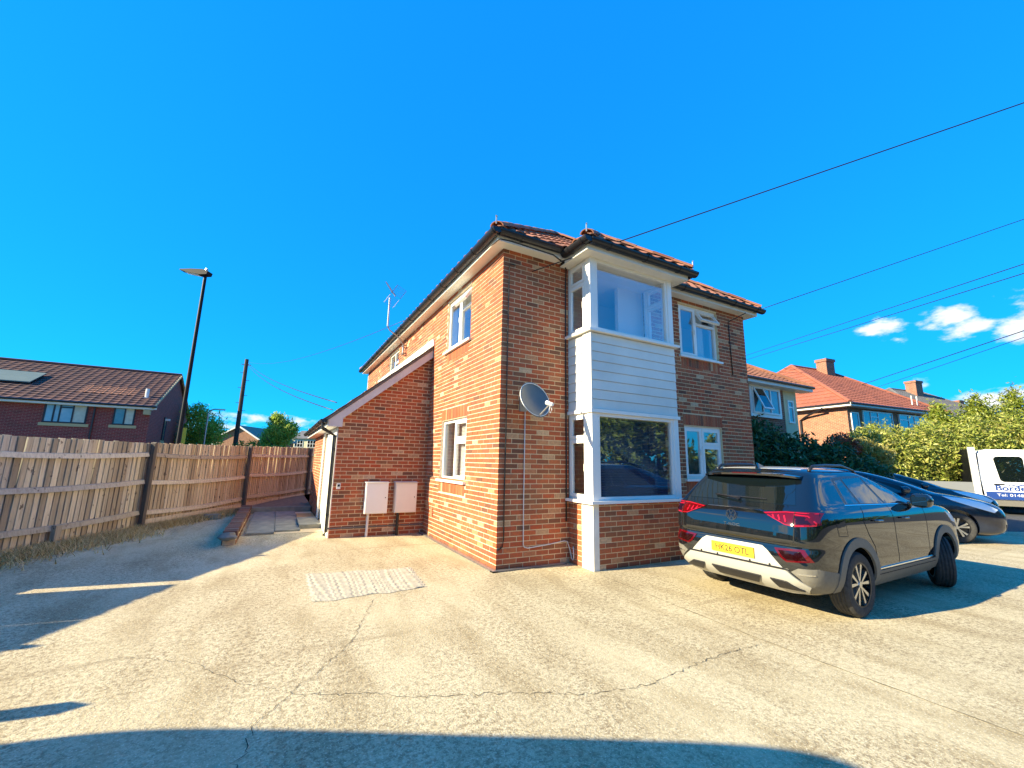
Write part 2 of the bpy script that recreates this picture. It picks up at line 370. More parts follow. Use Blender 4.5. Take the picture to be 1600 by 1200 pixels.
def text_mesh(txt, size, ext=.002, bold=0.0, sx=1.0):
    cu = bpy.data.curves.new('t', 'FONT'); cu.body = txt; cu.size = size; cu.extrude = ext; cu.offset = bold; cu.resolution_u = 3
    o = bpy.data.objects.new('t', cu); C.objects.link(o)
    bpy.context.view_layer.update()
    dg = bpy.context.evaluated_depsgraph_get(); me = bpy.data.meshes.new_from_object(o.evaluated_get(dg))
    bpy.data.objects.remove(o); me.transform(Matrix.Diagonal((sx, 1, 1, 1))); return me
def rects_minus(x0, x1, z0, z1, holes):
    xs = sorted({x0, x1, *[h[0] for h in holes], *[h[1] for h in holes]}); zs = sorted({z0, z1, *[h[2] for h in holes], *[h[3] for h in holes]})
    xs = [x for x in xs if x0 <= x <= x1]; zs = [z for z in zs if z0 <= z <= z1]
    for a, b in zip(xs, xs[1:]):
        for c, d in zip(zs, zs[1:]):
            mxx, mz = (a+b)/2, (c+d)/2
            if not any(h[0] < mxx < h[1] and h[2] < mz < h[3] for h in holes): yield a, b, c, d

# ------------------------------------------------------------------ the setting: ground
def sheet(name, poly, z, mat, kind='structure', parent=None, thick=0.0):
    b = MB()
    if thick: b.prism(poly, 2, z-thick, z)
    else: b.add([(x, y, z) for x, y in poly], [tuple(range(len(poly)))])
    o = b.build(name, mat, parent)
    if kind: o['kind'] = kind
    if not thick and o.data.polygons[0].normal.z < 0: o.data.flip_normals()
    return o
sheet('ground', [(-900,-900),(900,-900),(900,900),(-900,900)], -.012, 'asphalt')
sheet('driveway', [(-9.6,-9),(16,-9),(16,-3.2),(9.5,1.2),(6.6,1.2),(6.6,.3),(.5,.3),(.5,3.8),(-1.0,3.8),(-1.0,5),(-3.3,5),(-3.3,8.3),(-4.1,8.0),(-6.05,4.05),(-7.9,.35),(-9.6,-3.2)], 0.0, 'concrete')
sheet('road', [(-60,-15.6),(90,-15.6),(90,-10.4),(-60,-10.4)], -.006, 'asphalt')
sheet('verge', [(-60,-40),(90,-40),(90,-15.8),(-60,-15.8)], -.004, 'lawn')
sheet('lawn', [(-60,17.5),(-14,17.5),(-3,17.5),(-1,22),(8,22),(8,90),(-60,90)], -.004, 'lawn')
sheet('road_far', [(-14.5,12.5),(-3.2,12.5),(-2.4,15.5),(-14.5,15.5)], -.004, 'asphalt')
# side yard behind the kerb, raised soil and gravel
sheet('yard', [(-3.75,8.32),(-1.86,8.32),(-1.86,14.9),(-.9,14.9),(-1.0,15.2)], .13, 'soil', thick=.14)
mb = MB(); mb.box(-3.4,-1.9,8.2,8.33,0,.155); tag(mb.build('kerb', 'slab'), kind='structure')
# the paved path along the lean-to: separate slabs
pth = sheet('path', [(-3.3,4.4),(-1.88,4.4),(-1.88,8.2),(-3.3,8.2)], .006, 'mortar')
rg = random.Random(11)
for i, (x0, x1) in enumerate(((-3.28,-2.78),(-2.77,-2.3))):
    y = 4.42+.2*i
    while y < 8.1:
        L_ = min(rg.uniform(.75,.95), 8.18-y)
        b = MB(); b.box(0,x1-x0,0,L_,0,.03); o = b.build('paving_slab', 'slab', pth); o.location = (x0, y, .008+rg.uniform(0,.006)); y += L_+.012
# pale trowelled concrete patch with strokes
def patch_slab():
    nx, ny = 120, 40; vs = []; fs = []; rr = random.Random(5)
    c = [(-2.40,.88),(-1.03,.66),(-1.12,-.36),(-2.40,-.40)]
    off = [rr.uniform(-1,1) for _ in range(200)]
    for j in range(ny+1):
        for i in range(nx+1):
            u, v = i/nx, j/ny
            p = Vector(c[0]).lerp(Vector(c[1]), u); q = Vector(c[3]).lerp(Vector(c[2]), u); w = q.lerp(p, v)
            su = u*70+1.6*math.sin(v*2.2+u*9)+4.5*(v-.5)*math.sin(u*7.3+.5)+1.2*math.sin(u*31)
            h = .006+.0028*math.sin(su*1.6)*(.3+.7*math.sin(su*.37+v*3)**2)+.0018*math.sin(su*3.1+v*2)*math.sin(su*.21)
            e = min(u, 1-u, v, 1-v)
            h = h if e > .02 else .001
            n = .012*math.sin(i*.23)+.02*math.sin(i*.11+2) if j in (0, ny) else 0
            vs.append((w.x+.012*math.sin(j*1.3), w.y+n, max(.002, h+.003)))
    for j in range(ny):
        for i in range(nx):
            a = j*(nx+1)+i; fs.append((a, a+1, a+nx+2, a+nx+1))
    b = MB(); b.add(vs, fs); o = b.build('concrete_patch', 'patch_pale', smooth=True); o['kind'] = 'structure'
    if o.data.polygons[500].normal.z < 0: o.data.flip_normals()
M_('patch_pale', (.50,.45,.33), .9, (.40,.355,.25), 9, bmp=.4, bscale=90)
patch_slab()
# cracks and the construction joint in the concrete: narrow dark grooves
M_('crack_dark', (.05,.04,.028), 1.0)
M_('joint_dirt', (.24,.20,.13), 1.0, (.12,.1,.06), 6)
drive = bpy.data.objects['driveway']
def crack(pts, w0, seed, mat='crack_dark', jit=.02, name='crack', sub=22):
    rr = random.Random(seed); P = []
    for (a, b) in zip(pts, pts[1:]):
        n = max(2, int(sub*(Vector(b)-Vector(a)).length))
        for i in range(n): P.append(Vector(a).lerp(Vector(b), i/n)+Vector((rr.gauss(0, jit), rr.gauss(0, jit))))
    P.append(Vector(pts[-1])); vs = []; fs = []
    for i, p in enumerate(P):
        t = (P[min(i+1, len(P)-1)]-P[max(0, i-1)]).normalized(); nn = Vector((-t.y, t.x)); e = min(1, i/4, (len(P)-1-i)/4)
        w = w0*(.35+rr.random()*.9)*(.2+.8*e)
        vs += [(p.x+nn.x*w, p.y+nn.y*w, .0035), (p.x-nn.x*w, p.y-nn.y*w, .0035)]
        if i: k = 2*i; fs.append((k-2, k-1, k+1, k))
    b = MB(); b.add(vs, fs); o = b.build(name, mat, drive)
    if o.data.polygons[0].normal.z < 0: o.data.flip_normals()
crack([(1.03,-3.18),(.27,-3.17),(-.40,-3.25),(-.87,-3.16),(-1.41,-2.88),(-1.77,-2.76),(-2.2,-2.5),(-2.65,-2.28)], .0026, 1, jit=.013, sub=30)
crack([(-2.98,-3.4),(-2.82,-2.57),(-2.65,-2.28),(-2.42,-2.0),(-2.15,-1.57),(-1.95,-1.0),(-1.75,-.5)], .0024, 2, jit=.012, sub=30)
crack([(-2.65,-2.28),(-2.95,-1.95),(-3.3,-1.45),(-3.75,-1.15),(-4.2,-1.3)], .0016, 3, jit=.012)
crack([(1.25,-2.9),(1.5,-2.55),(1.62,-2.1)], .0014, 4)
crack([(1.24,-.68),(1.18,-1.7),(1.10,-3.13),(1.14,-4.66),(1.2,-7)], .007, 6, 'joint_dirt', .003, 'expansion_joint', 14)
crack([(-3.0,5.0),(-2.7,4.42),(-1.9,4.38)], .004, 8)
crack([(-6.3,2.2),(-5.2,2.35),(-4.0,2.6)], .004, 9)

# ------------------------------------------------------------------ the brick house
H = 4.95; BX, BX2, BD = 1.28, 3.184, .602; LW, LE, YE = 11.84, 1.855, 3.512; WX = 6.265
house = thing('brick_house', 'two-storey red brick house with white clad bay and side lean-to, in the centre', 'house')
BR = []      # (wall key, axis, x0,x1,y0,y1,z0,z1)
def put(key, axis, face, inw, a, b, z0, z1, dep, pr):
    f0, f1 = (face-pr, face+dep) if inw > 0 else (face-dep, face+pr)
    BR.append((key, a, b, f0, f1, z0, z1) if axis == 0 else (key, f0, f1, a, b, z0, z1))
rb = random.Random(21)
def gen(key, axis, face, inw, t0, t1, z0, z1, holes=(), soldiers=(), par=0, corner=False, top=None):
    k = 0; z = z0
    hs_ = list(holes)+list(soldiers)
    while z < z1-.03:
        za, zb = z+.0065, min(z+.0685, z1); zc = (za+zb)/2
        odd = (k+par) % 2
        segs = []
        t = t0
        if odd:
            if not corner: segs.append((t0, t0+.1025))
            t = t0+.1125
        while t < t1-.02:
            segs.append((t, min(t+.2125, t1))); t += .225
        for a, b in segs:
            pieces = [(a, b)]
            for h in hs_:
                if h[2] < zc < h[3]:
                    np_ = []
                    for (p, q) in pieces:
                        if q <= h[0] or p >= h[1]: np_.append((p, q)); continue
                        if p < h[0]: np_.append((p, h[0]-.004))
                        if q > h[1]: np_.append((h[1]+.004, q))
                    pieces = np_
            for p, q in pieces:
                if q-p < .03: continue
                if top and zb > top((p+q)/2): continue
                put(key, axis, face, inw, p, q, za, zb, .1025, rb.uniform(-.0015,.002))
        z += .075; k += 1
    for s_ in soldiers:
        n = max(1, round((s_[1]-s_[0])/.075)); w = (s_[1]-s_[0])/n
        for i in range(n):
            put(key, axis, face, inw, s_[0]+i*w+.005, s_[0]+(i+1)*w-.005, s_[2]+.005, s_[3]-.005, .1, rb.uniform(0,.003))
SW = dict(up=(1.28,2.55,3.75,4.84), lo=(1.29,2.60,1.17,2.31), far=(6.8,8.05,4.02,4.84))
gen('front', 0, 0.0, 1, 0, BX, 0, H, corner=True)
FW = dict(up=(4.09,5.30,3.735,4.85), lo=(4.08,5.22,1.27,2.30))
gen('front', 0, 0.0, 1, BX2, WX, 0, H, list(FW.values()), [(4.09,5.3,3.5,3.725),(4.05,5.25,2.31,2.535),(4.05,5.25,1.03,1.255)])
gen('side', 1, 0.0, 1, 0, LW, 0, H, list(SW.values()), [(1.35,2.5,3.52,3.745),(1.27,2.62,2.315,2.54),(1.27,2.62,.925,1.15)], par=1, corner=True)
gen('bay', 0, -BD, 1, BX, BX2, 0, .94, corner=True)
gen('bay', 1, BX, 1, -.33, 0, 0, .94, par=1)
gen('bay', 1, BX2, -1, -BD+.1125, 0, 0, .94, par=1)
zr0 = lambda x: 2.345+(x+2.06)*.837
gen('lean', 0, YE, 1, -LE, 0, 0, 4.0, corner=True, top=lambda x: zr0(x-.11)-.06)
DOOR = (5.2,6.1,.06,2.12)
gen('lean', 1, -LE, 1, YE, 9.6, 0, 2.2, [DOOR], par=1, corner=True)
# solid wall behind the bricks: mortar bed flush in the joints, plaster inside
walls = {}
b = MB()
for a, c_, d, e in rects_minus(.004, BX, 0, H, []): b.box(a, c_, .004, .12, d, e)
for a, c_, d, e in rects_minus(BX2, WX, 0, H, list(FW.values())): b.box(a, c_, .004, .12, d, e)
walls['front'] = b.build('front_wall', 'mortar', house)
b = MB()
for a, c_, d, e in rects_minus(.121, LW, 0, H, list(SW.values())): b.box(.004, .12, a, c_, d, e)
b.box(.008, WX, LW, LW+.1, 0, H); b.box(WX-.1, WX-.006, .121, LW-.001, 0, H)
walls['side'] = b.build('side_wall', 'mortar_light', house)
b = MB(); b.box(BX+.008, BX2-.008, -BD+.004, -BD+.12, 0, .94); b.box(BX+.008, BX+.12, -BD+.121, .007, 0, .94); b.box(BX2-.12, BX2-.008, -BD+.121, .007, 0, .94)
walls['bay'] = b.build('bay_wall', 'mortar', house)
b = MB(); b.prism([(-LE+.004,0),(-.001,0),(-.001,zr0(0)-.055),(-LE+.004,zr0(-LE)-.055)], 1, YE+.004, YE+.12)
for a, c_, d, e in rects_minus(YE+.121, 9.6, 0, 2.2, [DOOR]): b.box(-LE+.008, -LE+.12, a, c_, d, e)
walls['lean'] = b.build('lean_to_wall', 'mortar', house)
b = MB()
for a, c_, d, e in rects_minus(.13, BX, 0, H, []): b.box(a, c_, .125, .22, d, e)
for a, c_, d, e in rects_minus(BX2, WX-.12, 0, H, list(FW.values())): b.box(a, c_, .125, .22, d, e)
for a, c_, d, e in rects_minus(.23, LW-.1, 0, H, list(SW.values())): b.box(.125, .22, a, c_, d, e)
b.box(WX-.25, WX-.11, .23, LW-.1, 0, H)
b.box(.225, 3.59, 1.05, 1.13, 2.53, 4.89); b.box(2.55, BX2-.001, .13, .21, 2.53, 4.89); b.box(.225, WX-.26, 3.4, 3.5, 0, H); b.box(3.6, 3.7, .23, 3.39, 0, H); b.box(3.71, WX-.26, 1.2, 1.28, 0, H); b.box(1.05, 1.13, 1.14, 3.39, 0, H)
b.build('inner_wall', 'plaster', house)
b = MB(); b.box(.23, WX-.26, .225, 11.6, 2.42, 2.52); b.box(BX+.13, BX2-.13, -BD+.1, .224, 2.42, 2.52); b.box(.23, WX-.26, .225, 11.6, .02, .08); b.build('floor_slab', 'carpet', house)
b = MB(); b.box(.23, WX-.26, .225, 11.6, 4.9, 4.94); b.box(BX+.02, BX2-.02, -BD+.02, .224, 4.88, 4.94); b.build('ceiling', 'plaster', house)
# bricks: nearest 300 as objects of their own, the rest joined per wall
def cdist(q): return ((q[1]+q[2])/2-CAM.x)**2+((q[3]+q[4])/2-CAM.y)**2+((q[5]+q[6])/2-CAM.z)**2
BR.sort(key=cdist)
cache = {}
def aabb(name, dims, mat, parent, loc, key=None):
    k = (name, mat, tuple(round(d, 3) for d in dims))
    if k not in cache:
        bb = MB(); x, y, z = [d/2 for d in dims]; bb.box(-x, x, -y, y, -z, z); o = bb.build(name, mat, parent); cache[k] = o.data
    else:
        o = bpy.data.objects.new(name, cache[k]); C.objects.link(o); o.parent = parent
    o.location = loc; return o
for q in BR[:300]:
    aabb('brick', (q[2]-q[1], q[4]-q[3], q[6]-q[5]), 'brick_single', walls[q[0]], ((q[1]+q[2])/2, (q[3]+q[4])/2, (q[5]+q[6])/2))
rest = {}
for q in BR[300:]: rest.setdefault(q[0], MB()).box(*q[1:])
for k, bb in rest.items(): tag(bb.build('bricks', 'brick_joined', walls[k]), kind='stuff')
# white strip at the bay foot: sunlit brick put in as colour, damp-proof kerb strip, drain slot
b = MB(); b.box(BX-.006, BX+.1, -BD-.006, -.335, 0.001, .938); b.build('sunlit_strip', 'white_render', house)
b = MB(); b.box(-.09, .0-.006, -.09, YE-.01, .001, .018); b.box(-.09, BX-.1, -.09, -.006, .0, .016); b.build('drain_edge', 'lead', house)
b = MB(); b.box(-.075, -.02, -.075, YE-.05, .0185, .0215); b.box(-.019, BX-.12, -.075, -.02, .0165, .0195); b.build('drain_grate', 'galv', house)

# ---- windows
def window(parent, o, u, inw, w, h, cols, rec=.05, fr=.055, glass='glass', sill=True, label=None, frame_mat='upvc', sill_over=.06, depth=.07, sillp=.055):
    M = frame(o, u, inw)
    b = MB(M)
    y0, y1 = rec, rec+depth
    b.box(0, w, y0, y1, 0, fr); b.box(0, w, y0, y1, h-fr, h); b.box(0, fr, y0, y1, fr, h-fr); b.box(w-fr, w, y0, y1, fr, h-fr)
    for i, c in enumerate(cols):
        if i: b.box(c[0]-fr/2, c[0]+fr/2, y0, y1, fr, h-fr)
        for r_ in c[2][1:]:
            b.box((fr if i == 0 else c[0]+fr/2), (w-fr if i == len(cols)-1 else c[1]-fr/2), y0, y1, r_[0]-fr/2, r_[0]+fr/2)
    wo_ = b.build('window', frame_mat, parent)
    if label: wo_['label'] = label
    for i, c in enumerate(cols):
        xa = fr if i == 0 else c[0]+fr/2; xb = w-fr if i == len(cols)-1 else c[1]-fr/2
        for j, r_ in enumerate(c[2]):
            za = fr if j == 0 else r_[0]+fr/2; zb = h-fr if j == len(c[2])-1 else r_[1]-fr/2
            kind = r_[2]
            if kind == 'f':
                p = MB(M); p.box(xa, xb, y0+.03, y0+.036, za, zb); p.build('pane', glass, wo_)
            else:
                ang = R(r_[3]) if len(r_) > 3 else 0
                ov = .012; sw = .045
                T = M @ Matrix.Translation((0, y0-.012, zb)) @ Matrix.Rotation(-ang, 4, 'X')
                hh = zb-za+ov
                sb = MB(T); sb.box(xa-ov, xb+ov, 0, .05, -sw, ov); sb.box(xa-ov, xb+ov, 0, .05, -hh, -hh+sw); sb.box(xa-ov, xa+sw, 0, .05, -hh+sw, -sw); sb.box(xb-sw, xb+ov, 0, .05, -hh+sw, -sw)
                so_ = sb.build('sash', frame_mat, wo_)
                pb = MB(T); pb.box(xa+sw, xb-sw, .02, .026, -hh+sw, -sw); pb.build('pane', glass, wo_)
                if hh > .5:
                    hb = MB(T); hb.box(xb-sw+.012, xb-sw+.03, -.02, 0, -hh*.55, -hh*.55+.11); hb.build('handle', frame_mat, wo_)
    if sill:
        s_ = MB(M); s_.box(-sill_over, w+sill_over, -sillp, rec+.06, -.045, -.002); s_.build('sill', frame_mat, wo_)
    return wo_
# side wall (faces the sun), left = far
def side_win(k, cols, **kw):
    y0, y1, z0, z1 = SW[k]
    return window(house, (0, y1, z0), (0,-1,0), (1,0,0), y1-y0, z1-z0, cols, **kw)
side_win('up', [(0,.66,[(0,1.09,'s')]), (.66,1.27,[(0,.74,'f'),(.74,1.09,'s',34)])], label='white upper side window with its top vent propped open')
side_win('lo', [(0,.66,[(0,1.14,'f')]), (.66,1.31,[(0,.74,'s'),(.74,1.14,'s')])], label='white ground-floor window in the sunlit side wall')
side_win('far', [(0,.62,[(0,.82,'f')]), (.62,1.25,[(0,.45,'f'),(.45,.82,'f')])], sill=False, label='small white window under the eaves above the lean-to')
def front_win(k, cols, **kw):
    x0, x1, z0, z1 = FW[k]
    return window(house, (x0, 0, z0), (1,0,0), (0,1,0), x1-x0, z1-z0, cols, **kw)
front_win('up', [(0,.55,[(0,1.115,'s')]), (.55,1.21,[(0,.76,'f'),(.76,1.115,'s',32)])], label='white upper front window with its top vent propped open')
front_win('lo', [(0,.54,[(0,1.03,'s')]), (.54,1.14,[(0,.66,'s'),(.66,1.03,'s')])], label='white lower front window behind the car')
# bay windows: corner posts, left return, front pane, right return
for (z0, z1, nm) in ((.98,2.30,'lower'), (3.64,4.87,'upper')):
    h = z1-z0
    b = MB(); b.box(BX, BX+.11, -BD, -BD+.11, z0, z1); b.build('corner_post', 'upvc', house); b = MB(); b.box(BX2-.11, BX2, -BD, -BD+.11, z0, z1); b.build('corner_post', 'upvc', house)
    window(house, (BX+.112, -BD, z0), (1,0,0), (0,1,0), BX2-BX-.224, h, [(0,BX2-BX,[(0,h,'f')])], rec=.012, sill=False, fr=.05, label='large %s bay window pane facing the drive' % nm)
    window(house, (BX, .0, z0), (0,-1,0), (1,0,0), BD-.112, h, [(0,BD,[(0,h*.70,'s'),(h*.70,h,'s')])], rec=.012, sill=False, fr=.045, label='narrow %s bay side window with small top light' % nm)
    window(house, (BX2, -BD+.112, z0), (0,1,0), (-1,0,0), BD-.114, h, [(0,BD,[(0,h*.70,'s'),(h*.70,h,'s')])], rec=.012, sill=False, fr=.045)
    b = MB(); b.prism([(BX-.07,.0-.002),(BX-.07,-BD-.07),(BX2+.07,-BD-.07),(BX2+.07,-.002)], 2, z0-.045, z0-.002); b.build('bay_sill', 'upvc', house)
# bay cladding boards
b = MB(); b.box(BX+.03, BX2-.03, -BD+.03, .0-.004, 2.36, 3.58); cl = b.build('cladding', 'plaster', house)
nb = 8; bh = (3.585-2.36)/nb
for i in range(nb):
    z0 = 2.36+i*bh
    b = MB(); b.prism([(-BD-.006,z0+.003),(-BD+.014,z0+.003),(-BD+.024,z0+bh-.003),(-BD+.006,z0+bh-.003)], 0, BX+.012, BX2-.0); b.build('cladding_board', 'cladding', cl)
    b = MB(); b.prism([(BX-.006,z0+.003),(BX+.014,z0+.003),(BX+.024,z0+bh-.003),(BX+.006,z0+bh-.003)], 1, -BD+.19, -.004); b.build('cladding_board', 'cladding', cl)
    b = MB(); b.prism([(BX2+.006,z0+.003),(BX2-.014,z0+.003),(BX2-.024,z0+bh-.003),(BX2-.006,z0+bh-.003)], 1, -BD+.025, -.004); b.build('cladding_board', 'cladding', cl)
b = MB(); b.box(BX-.014, BX+.010, -BD-.014, -BD+.188, 2.36, 3.59); b.build('sunlit_trim', 'white_render', cl)  # white corner board, its width and colour standing in for sunlit cladding
b = MB(); b.prism([(BX-.03,-.003),(BX-.03,-BD-.03),(BX2+.03,-BD-.03),(BX2+.03,-.003)], 2, 2.302, 2.357); b.build('drip_board', 'upvc', cl)

# ---- eaves: soffit, fascia, gutters
OV = .19
b = MB(); b.box(-OV, BX-OV, -OV, -.004, H-.012, H+.01); b.box(BX2+OV, WX+OV, -OV, -.004, H-.012, H+.01); b.box(-OV, -.004, -.003, LW+OV, H-.012, H+.01); b.box(WX+.004, WX+OV, -.003, LW+OV, H-.012, H+.01)
b.box(BX-OV+.002, BX2+OV-.002, -BD-OV, -.03, 4.872, 4.89); b.build('soffit', 'fascia_white', house)
b = MB(); b.box(-OV-.02, BX-OV, -OV-.02, -OV, H-.02, H+.13); b.box(BX2+OV, WX+OV+.02, -OV-.02, -OV, H-.02, H+.13); b.box(-OV-.02, -OV, -OV+.001, LW+OV, H-.02, H+.13); b.box(WX+OV, WX+OV+.02, -OV+.001, LW+OV, H-.02, H+.13)
b.box(BX-OV-.02, BX2+OV+.02, -BD-OV-.02, -BD-OV, 4.86, 5.02); b.box(BX-OV-.02, BX-OV, -BD-OV+.001, -.2, 4.86, 5.02); b.box(BX2+OV, BX2+OV+.02, -BD-OV+.001, -.2, 4.86, 5.02)
b.build('fascia', 'fascia_white', house)
def gutter(parent, p0, p1, out, name='gutter', r=.085, step=.8, brackets=True):
    p0, p1 = Vector(p0), Vector(p1); d = (p1-p0); L_ = d.length; d.normalize(); out = Vector(out)
    M = Matrix((d, out, Vector((0,0,1)))).transposed().to_4x4(); M.translation = p0
    b = MB(M); n = 10
    prof = [(r*math.cos(math.pi+math.pi*k/n), r*math.sin(math.pi+math.pi*k/n)) for k in range(n+1)]
    prof += [((r-.006)*math.cos(2*math.pi-math.pi*k/n), (r-.006)*math.sin(2*math.pi-math.pi*k/n)) for k in range(n+1)]
    b.prism(prof, 0, 0, L_)
    b.prism([(r*math.cos(math.pi+math.pi*k/n), r*math.sin(math.pi+math.pi*k/n)) for k in range(n+1)], 0, -.01, -.001); b.prism([(r*math.cos(math.pi+math.pi*k/n), r*math.sin(math.pi+math.pi*k/n)) for k in range(n+1)], 0, L_+.001, L_+.01)
    g = b.build(name, 'black_plastic', parent)
    if brackets:
        x = step*.5
        while x < L_:
            q = MB(M); rr = r+.008
            q.prism([(rr*math.cos(math.pi+math.pi*k/n), rr*math.sin(math.pi+math.pi*k/n)) for k in range(n+1)]+[((r+.001)*math.cos(2*math.pi-math.pi*k/n), (r+.001)*math.sin(2*math.pi-math.pi*k/n)) for k in range(n+1)], 0, x-.02, x+.02)
            q.box(x-.02, x+.02, -r-.02, -r+.002, -.05, .01)
            q.build('gutter_bracket', 'black_plastic', g); x += step
    return g
GZ = H+.118
gutter(house, (-OV-.085, LW+OV+.1, GZ), (-OV-.085, -OV-.14, GZ), (-1,0,0))
gutter(house, (-OV-.02, -OV-.085, GZ), (BX-OV-.165, -OV-.085, GZ), (0,-1,0))
gutter(house, (BX2+OV+.16, -OV-.085, GZ), (WX+OV+.14, -OV-.085, GZ), (0,-1,0))
gutter(house, (BX-OV-.085, -.28, 5.0), (BX-OV-.085, -BD-OV-.14, 5.0), (-1,0,0), step=.35)
gutter(house, (BX-OV-.02, -BD-OV-.085, 5.0), (BX2+OV+.14, -BD-OV-.085, 5.0), (0,-1,0))
gutter(house, (BX2+OV+.085, -BD-OV-.02, 5.0), (BX2+OV+.085, -.3, 5.0), (1,0,0), step=.5)
b = MB(); b.tube([(WX+.06,.1,4.86),(WX+.06,.14,4.7),(WX+.06,.16,4.4),(WX+.06,.16,0)], .034, 10); b.box(WX-.02, WX+.1, .08, .22, 4.72, 4.8); b.build('downpipe', 'black_plastic', house, smooth=False)

# ---- roof tiles
def tile_mesh(w=.30, l=.42, amp=.026):
    n = 8; vs = []; fs = []
    for j, (y, lift) in enumerate(((0,.030),(l,.0))):
        for i in range(n+1):
            u = i/n; z = amp*(max(0, math.sin(u*2*math.pi))**.8 - .45*max(0, -math.sin(u*2*math.pi))) + lift
            vs.append((u*w, y, z))
    for i in range(n): fs.append((i, i+1, n+2+i, n+1+i))
    o = len(vs)
    for i in range(n+1): vs.append((vs[i][0], 0.0, vs[i][2]-.018))
    for i in range(n): fs.append((o+i, o+i+1, i+1, i))
    return vs, fs
def inpoly(p, poly):
    c = False; j = len(poly)-1
    for i in range(len(poly)):
        if ((poly[i][1] > p[1]) != (poly[j][1] > p[1])) and (p[0] < (poly[j][0]-poly[i][0])*(p[1]-poly[i][1])/(poly[j][1]-poly[i][1])+poly[i][0]): c = not c
        j = i
    return c
K = .743
TILES = []
def slope(plan, o, a, hd, k, z0, under):
    """plan polygon (x,y); eaves point o, along-eaves a, inward hd, rise k"""
    a = Vector((*a,0)); hv = Vector((*hd,0)); s_ = (hv+Vector((0,0,k))).normalized(); n_ = a.cross(s_)
    if n_.z < 0: n_ = -n_
    Z = lambda x, y: z0+k*((x-o[0])*hd[0]+(y-o[1])*hd[1])
    under.add([(x, y, Z(x, y)-.012) for x, y in plan], [tuple(range(len(plan)))])
    under.add([(x, y, Z(x, y)-.06) for x, y in plan], [tuple(range(len(plan)))])
    st = .33; ca = math.sqrt(1+k*k)
    amin = min((x-o[0])*a.x+(y-o[1])*a.y for x, y in plan); amax = max((x-o[0])*a.x+(y-o[1])*a.y for x, y in plan)
    dmax = max((x-o[0])*hd[0]+(y-o[1])*hd[1] for x, y in plan)
    r_ = 0
    while r_*st/ca < dmax:
        t = amin
        while t < amax:
            d = r_*st/ca-.05
            cx, cy = o[0]+a.x*(t+.15)+hd[0]*(d+.15), o[1]+a.y*(t+.15)+hd[1]*(d+.15)
            if any(inpoly((o[0]+a.x*(t+q)+hd[0]*(d+w_), o[1]+a.y*(t+q)+hd[1]*(d+w_)), plan) for q in (.01,.15,.29) for w_ in (.08,.3)):
                p = Vector((o[0]+a.x*t+hd[0]*d, o[1]+a.y*t+hd[1]*d, z0+k*d))+n_*.004
                ok = a.cross(s_).dot(n_) > 0
                Mt = Matrix((a if ok else -a, s_, n_)).transposed().to_4x4(); Mt.translation = p if ok else p+a*.3
                TILES.append(((Mt.translation-CAM).length, Mt, plan, o, hd, all(inpoly((o[0]+a.x*(t+q)+hd[0]*(d+w_), o[1]+a.y*(t+q)+hd[1]*(d+w_)), plan) for q in (.0,.3) for w_ in (.08,.3))))
            t += .3
        r_ += 1
und = MB(); E0 = -.26; EX = WX+.26; EY = LW+.26; RX = (E0+EX)/2; HD = RX-E0; ZE = H+.15
slope([(E0,E0),(EX,E0),(RX,E0+HD)], (E0,E0), (1,0), (0,1), K, ZE, und)
slope([(E0,E0),(RX,E0+HD),(RX,EY-HD),(E0,EY)], (E0,E0), (0,1), (1,0), K, ZE, und)
slope([(EX,E0),(EX,EY),(RX,EY-HD),(RX,E0+HD)], (EX,E0), (0,1), (-1,0), K, ZE, und)
slope([(E0,EY),(RX,EY-HD),(EX,EY)], (E0,EY), (1,0), (0,-1), K, ZE, und)
bx0, bx1, by = BX-.26, BX2+.26, -BD-.26; bc = (bx0+bx1)/2; bh_ = bc-bx0; ZB = 5.05
slope([(bx0,by),(bx1,by),(bc,by+bh_)], (bx0,by), (1,0), (0,1), K, ZB, und)
slope([(bx0,by),(bc,by+bh_),(bc,by+bh_+.55),(bx0,by+.5)], (bx0,by), (0,1), (1,0), K, ZB, und)
slope([(bx1,by),(bx1,by+.5),(bc,by+bh_+.55),(bc,by+bh_)], (bx1,by), (0,1), (-1,0), K, ZB, und)
roof = und.build('roof', 'lead', house)
TILES.sort(key=lambda t: t[0])
tv, tf = tile_mesh(); tme = bpy.data.meshes.new('roof_tile'); tme.from_pydata(tv, [], tf); tme.materials.append(MATS['tile_single'])
def cut_tile(Mt, plan, o, hd):
    me = bpy.data.meshes.new('roof_tile'); me.from_pydata(tv, [], tf); me.transform(Mt)
    bm = bmesh.new(); bm.from_mesh(me); n = len(plan); cx = sum(p[0] for p in plan)/n; cy = sum(p[1] for p in plan)/n
    for i in range(n):
        p, q = plan[i], plan[(i+1) % n]; nn = Vector((q[1]-p[1], p[0]-q[0], 0)).normalized()
        if nn.dot(Vector((cx-p[0], cy-p[1], 0))) > 0: nn = -nn
        if abs(nn.x*hd[0]+nn.y*hd[1]+1) < 1e-3: continue
        bmesh.ops.bisect_plane(bm, geom=bm.verts[:]+bm.edges[:]+bm.faces[:], plane_co=(p[0], p[1], 0), plane_no=nn, clear_outer=True)
    bm.to_mesh(me); bm.free(); return me
b = MB(); nt_ = 0
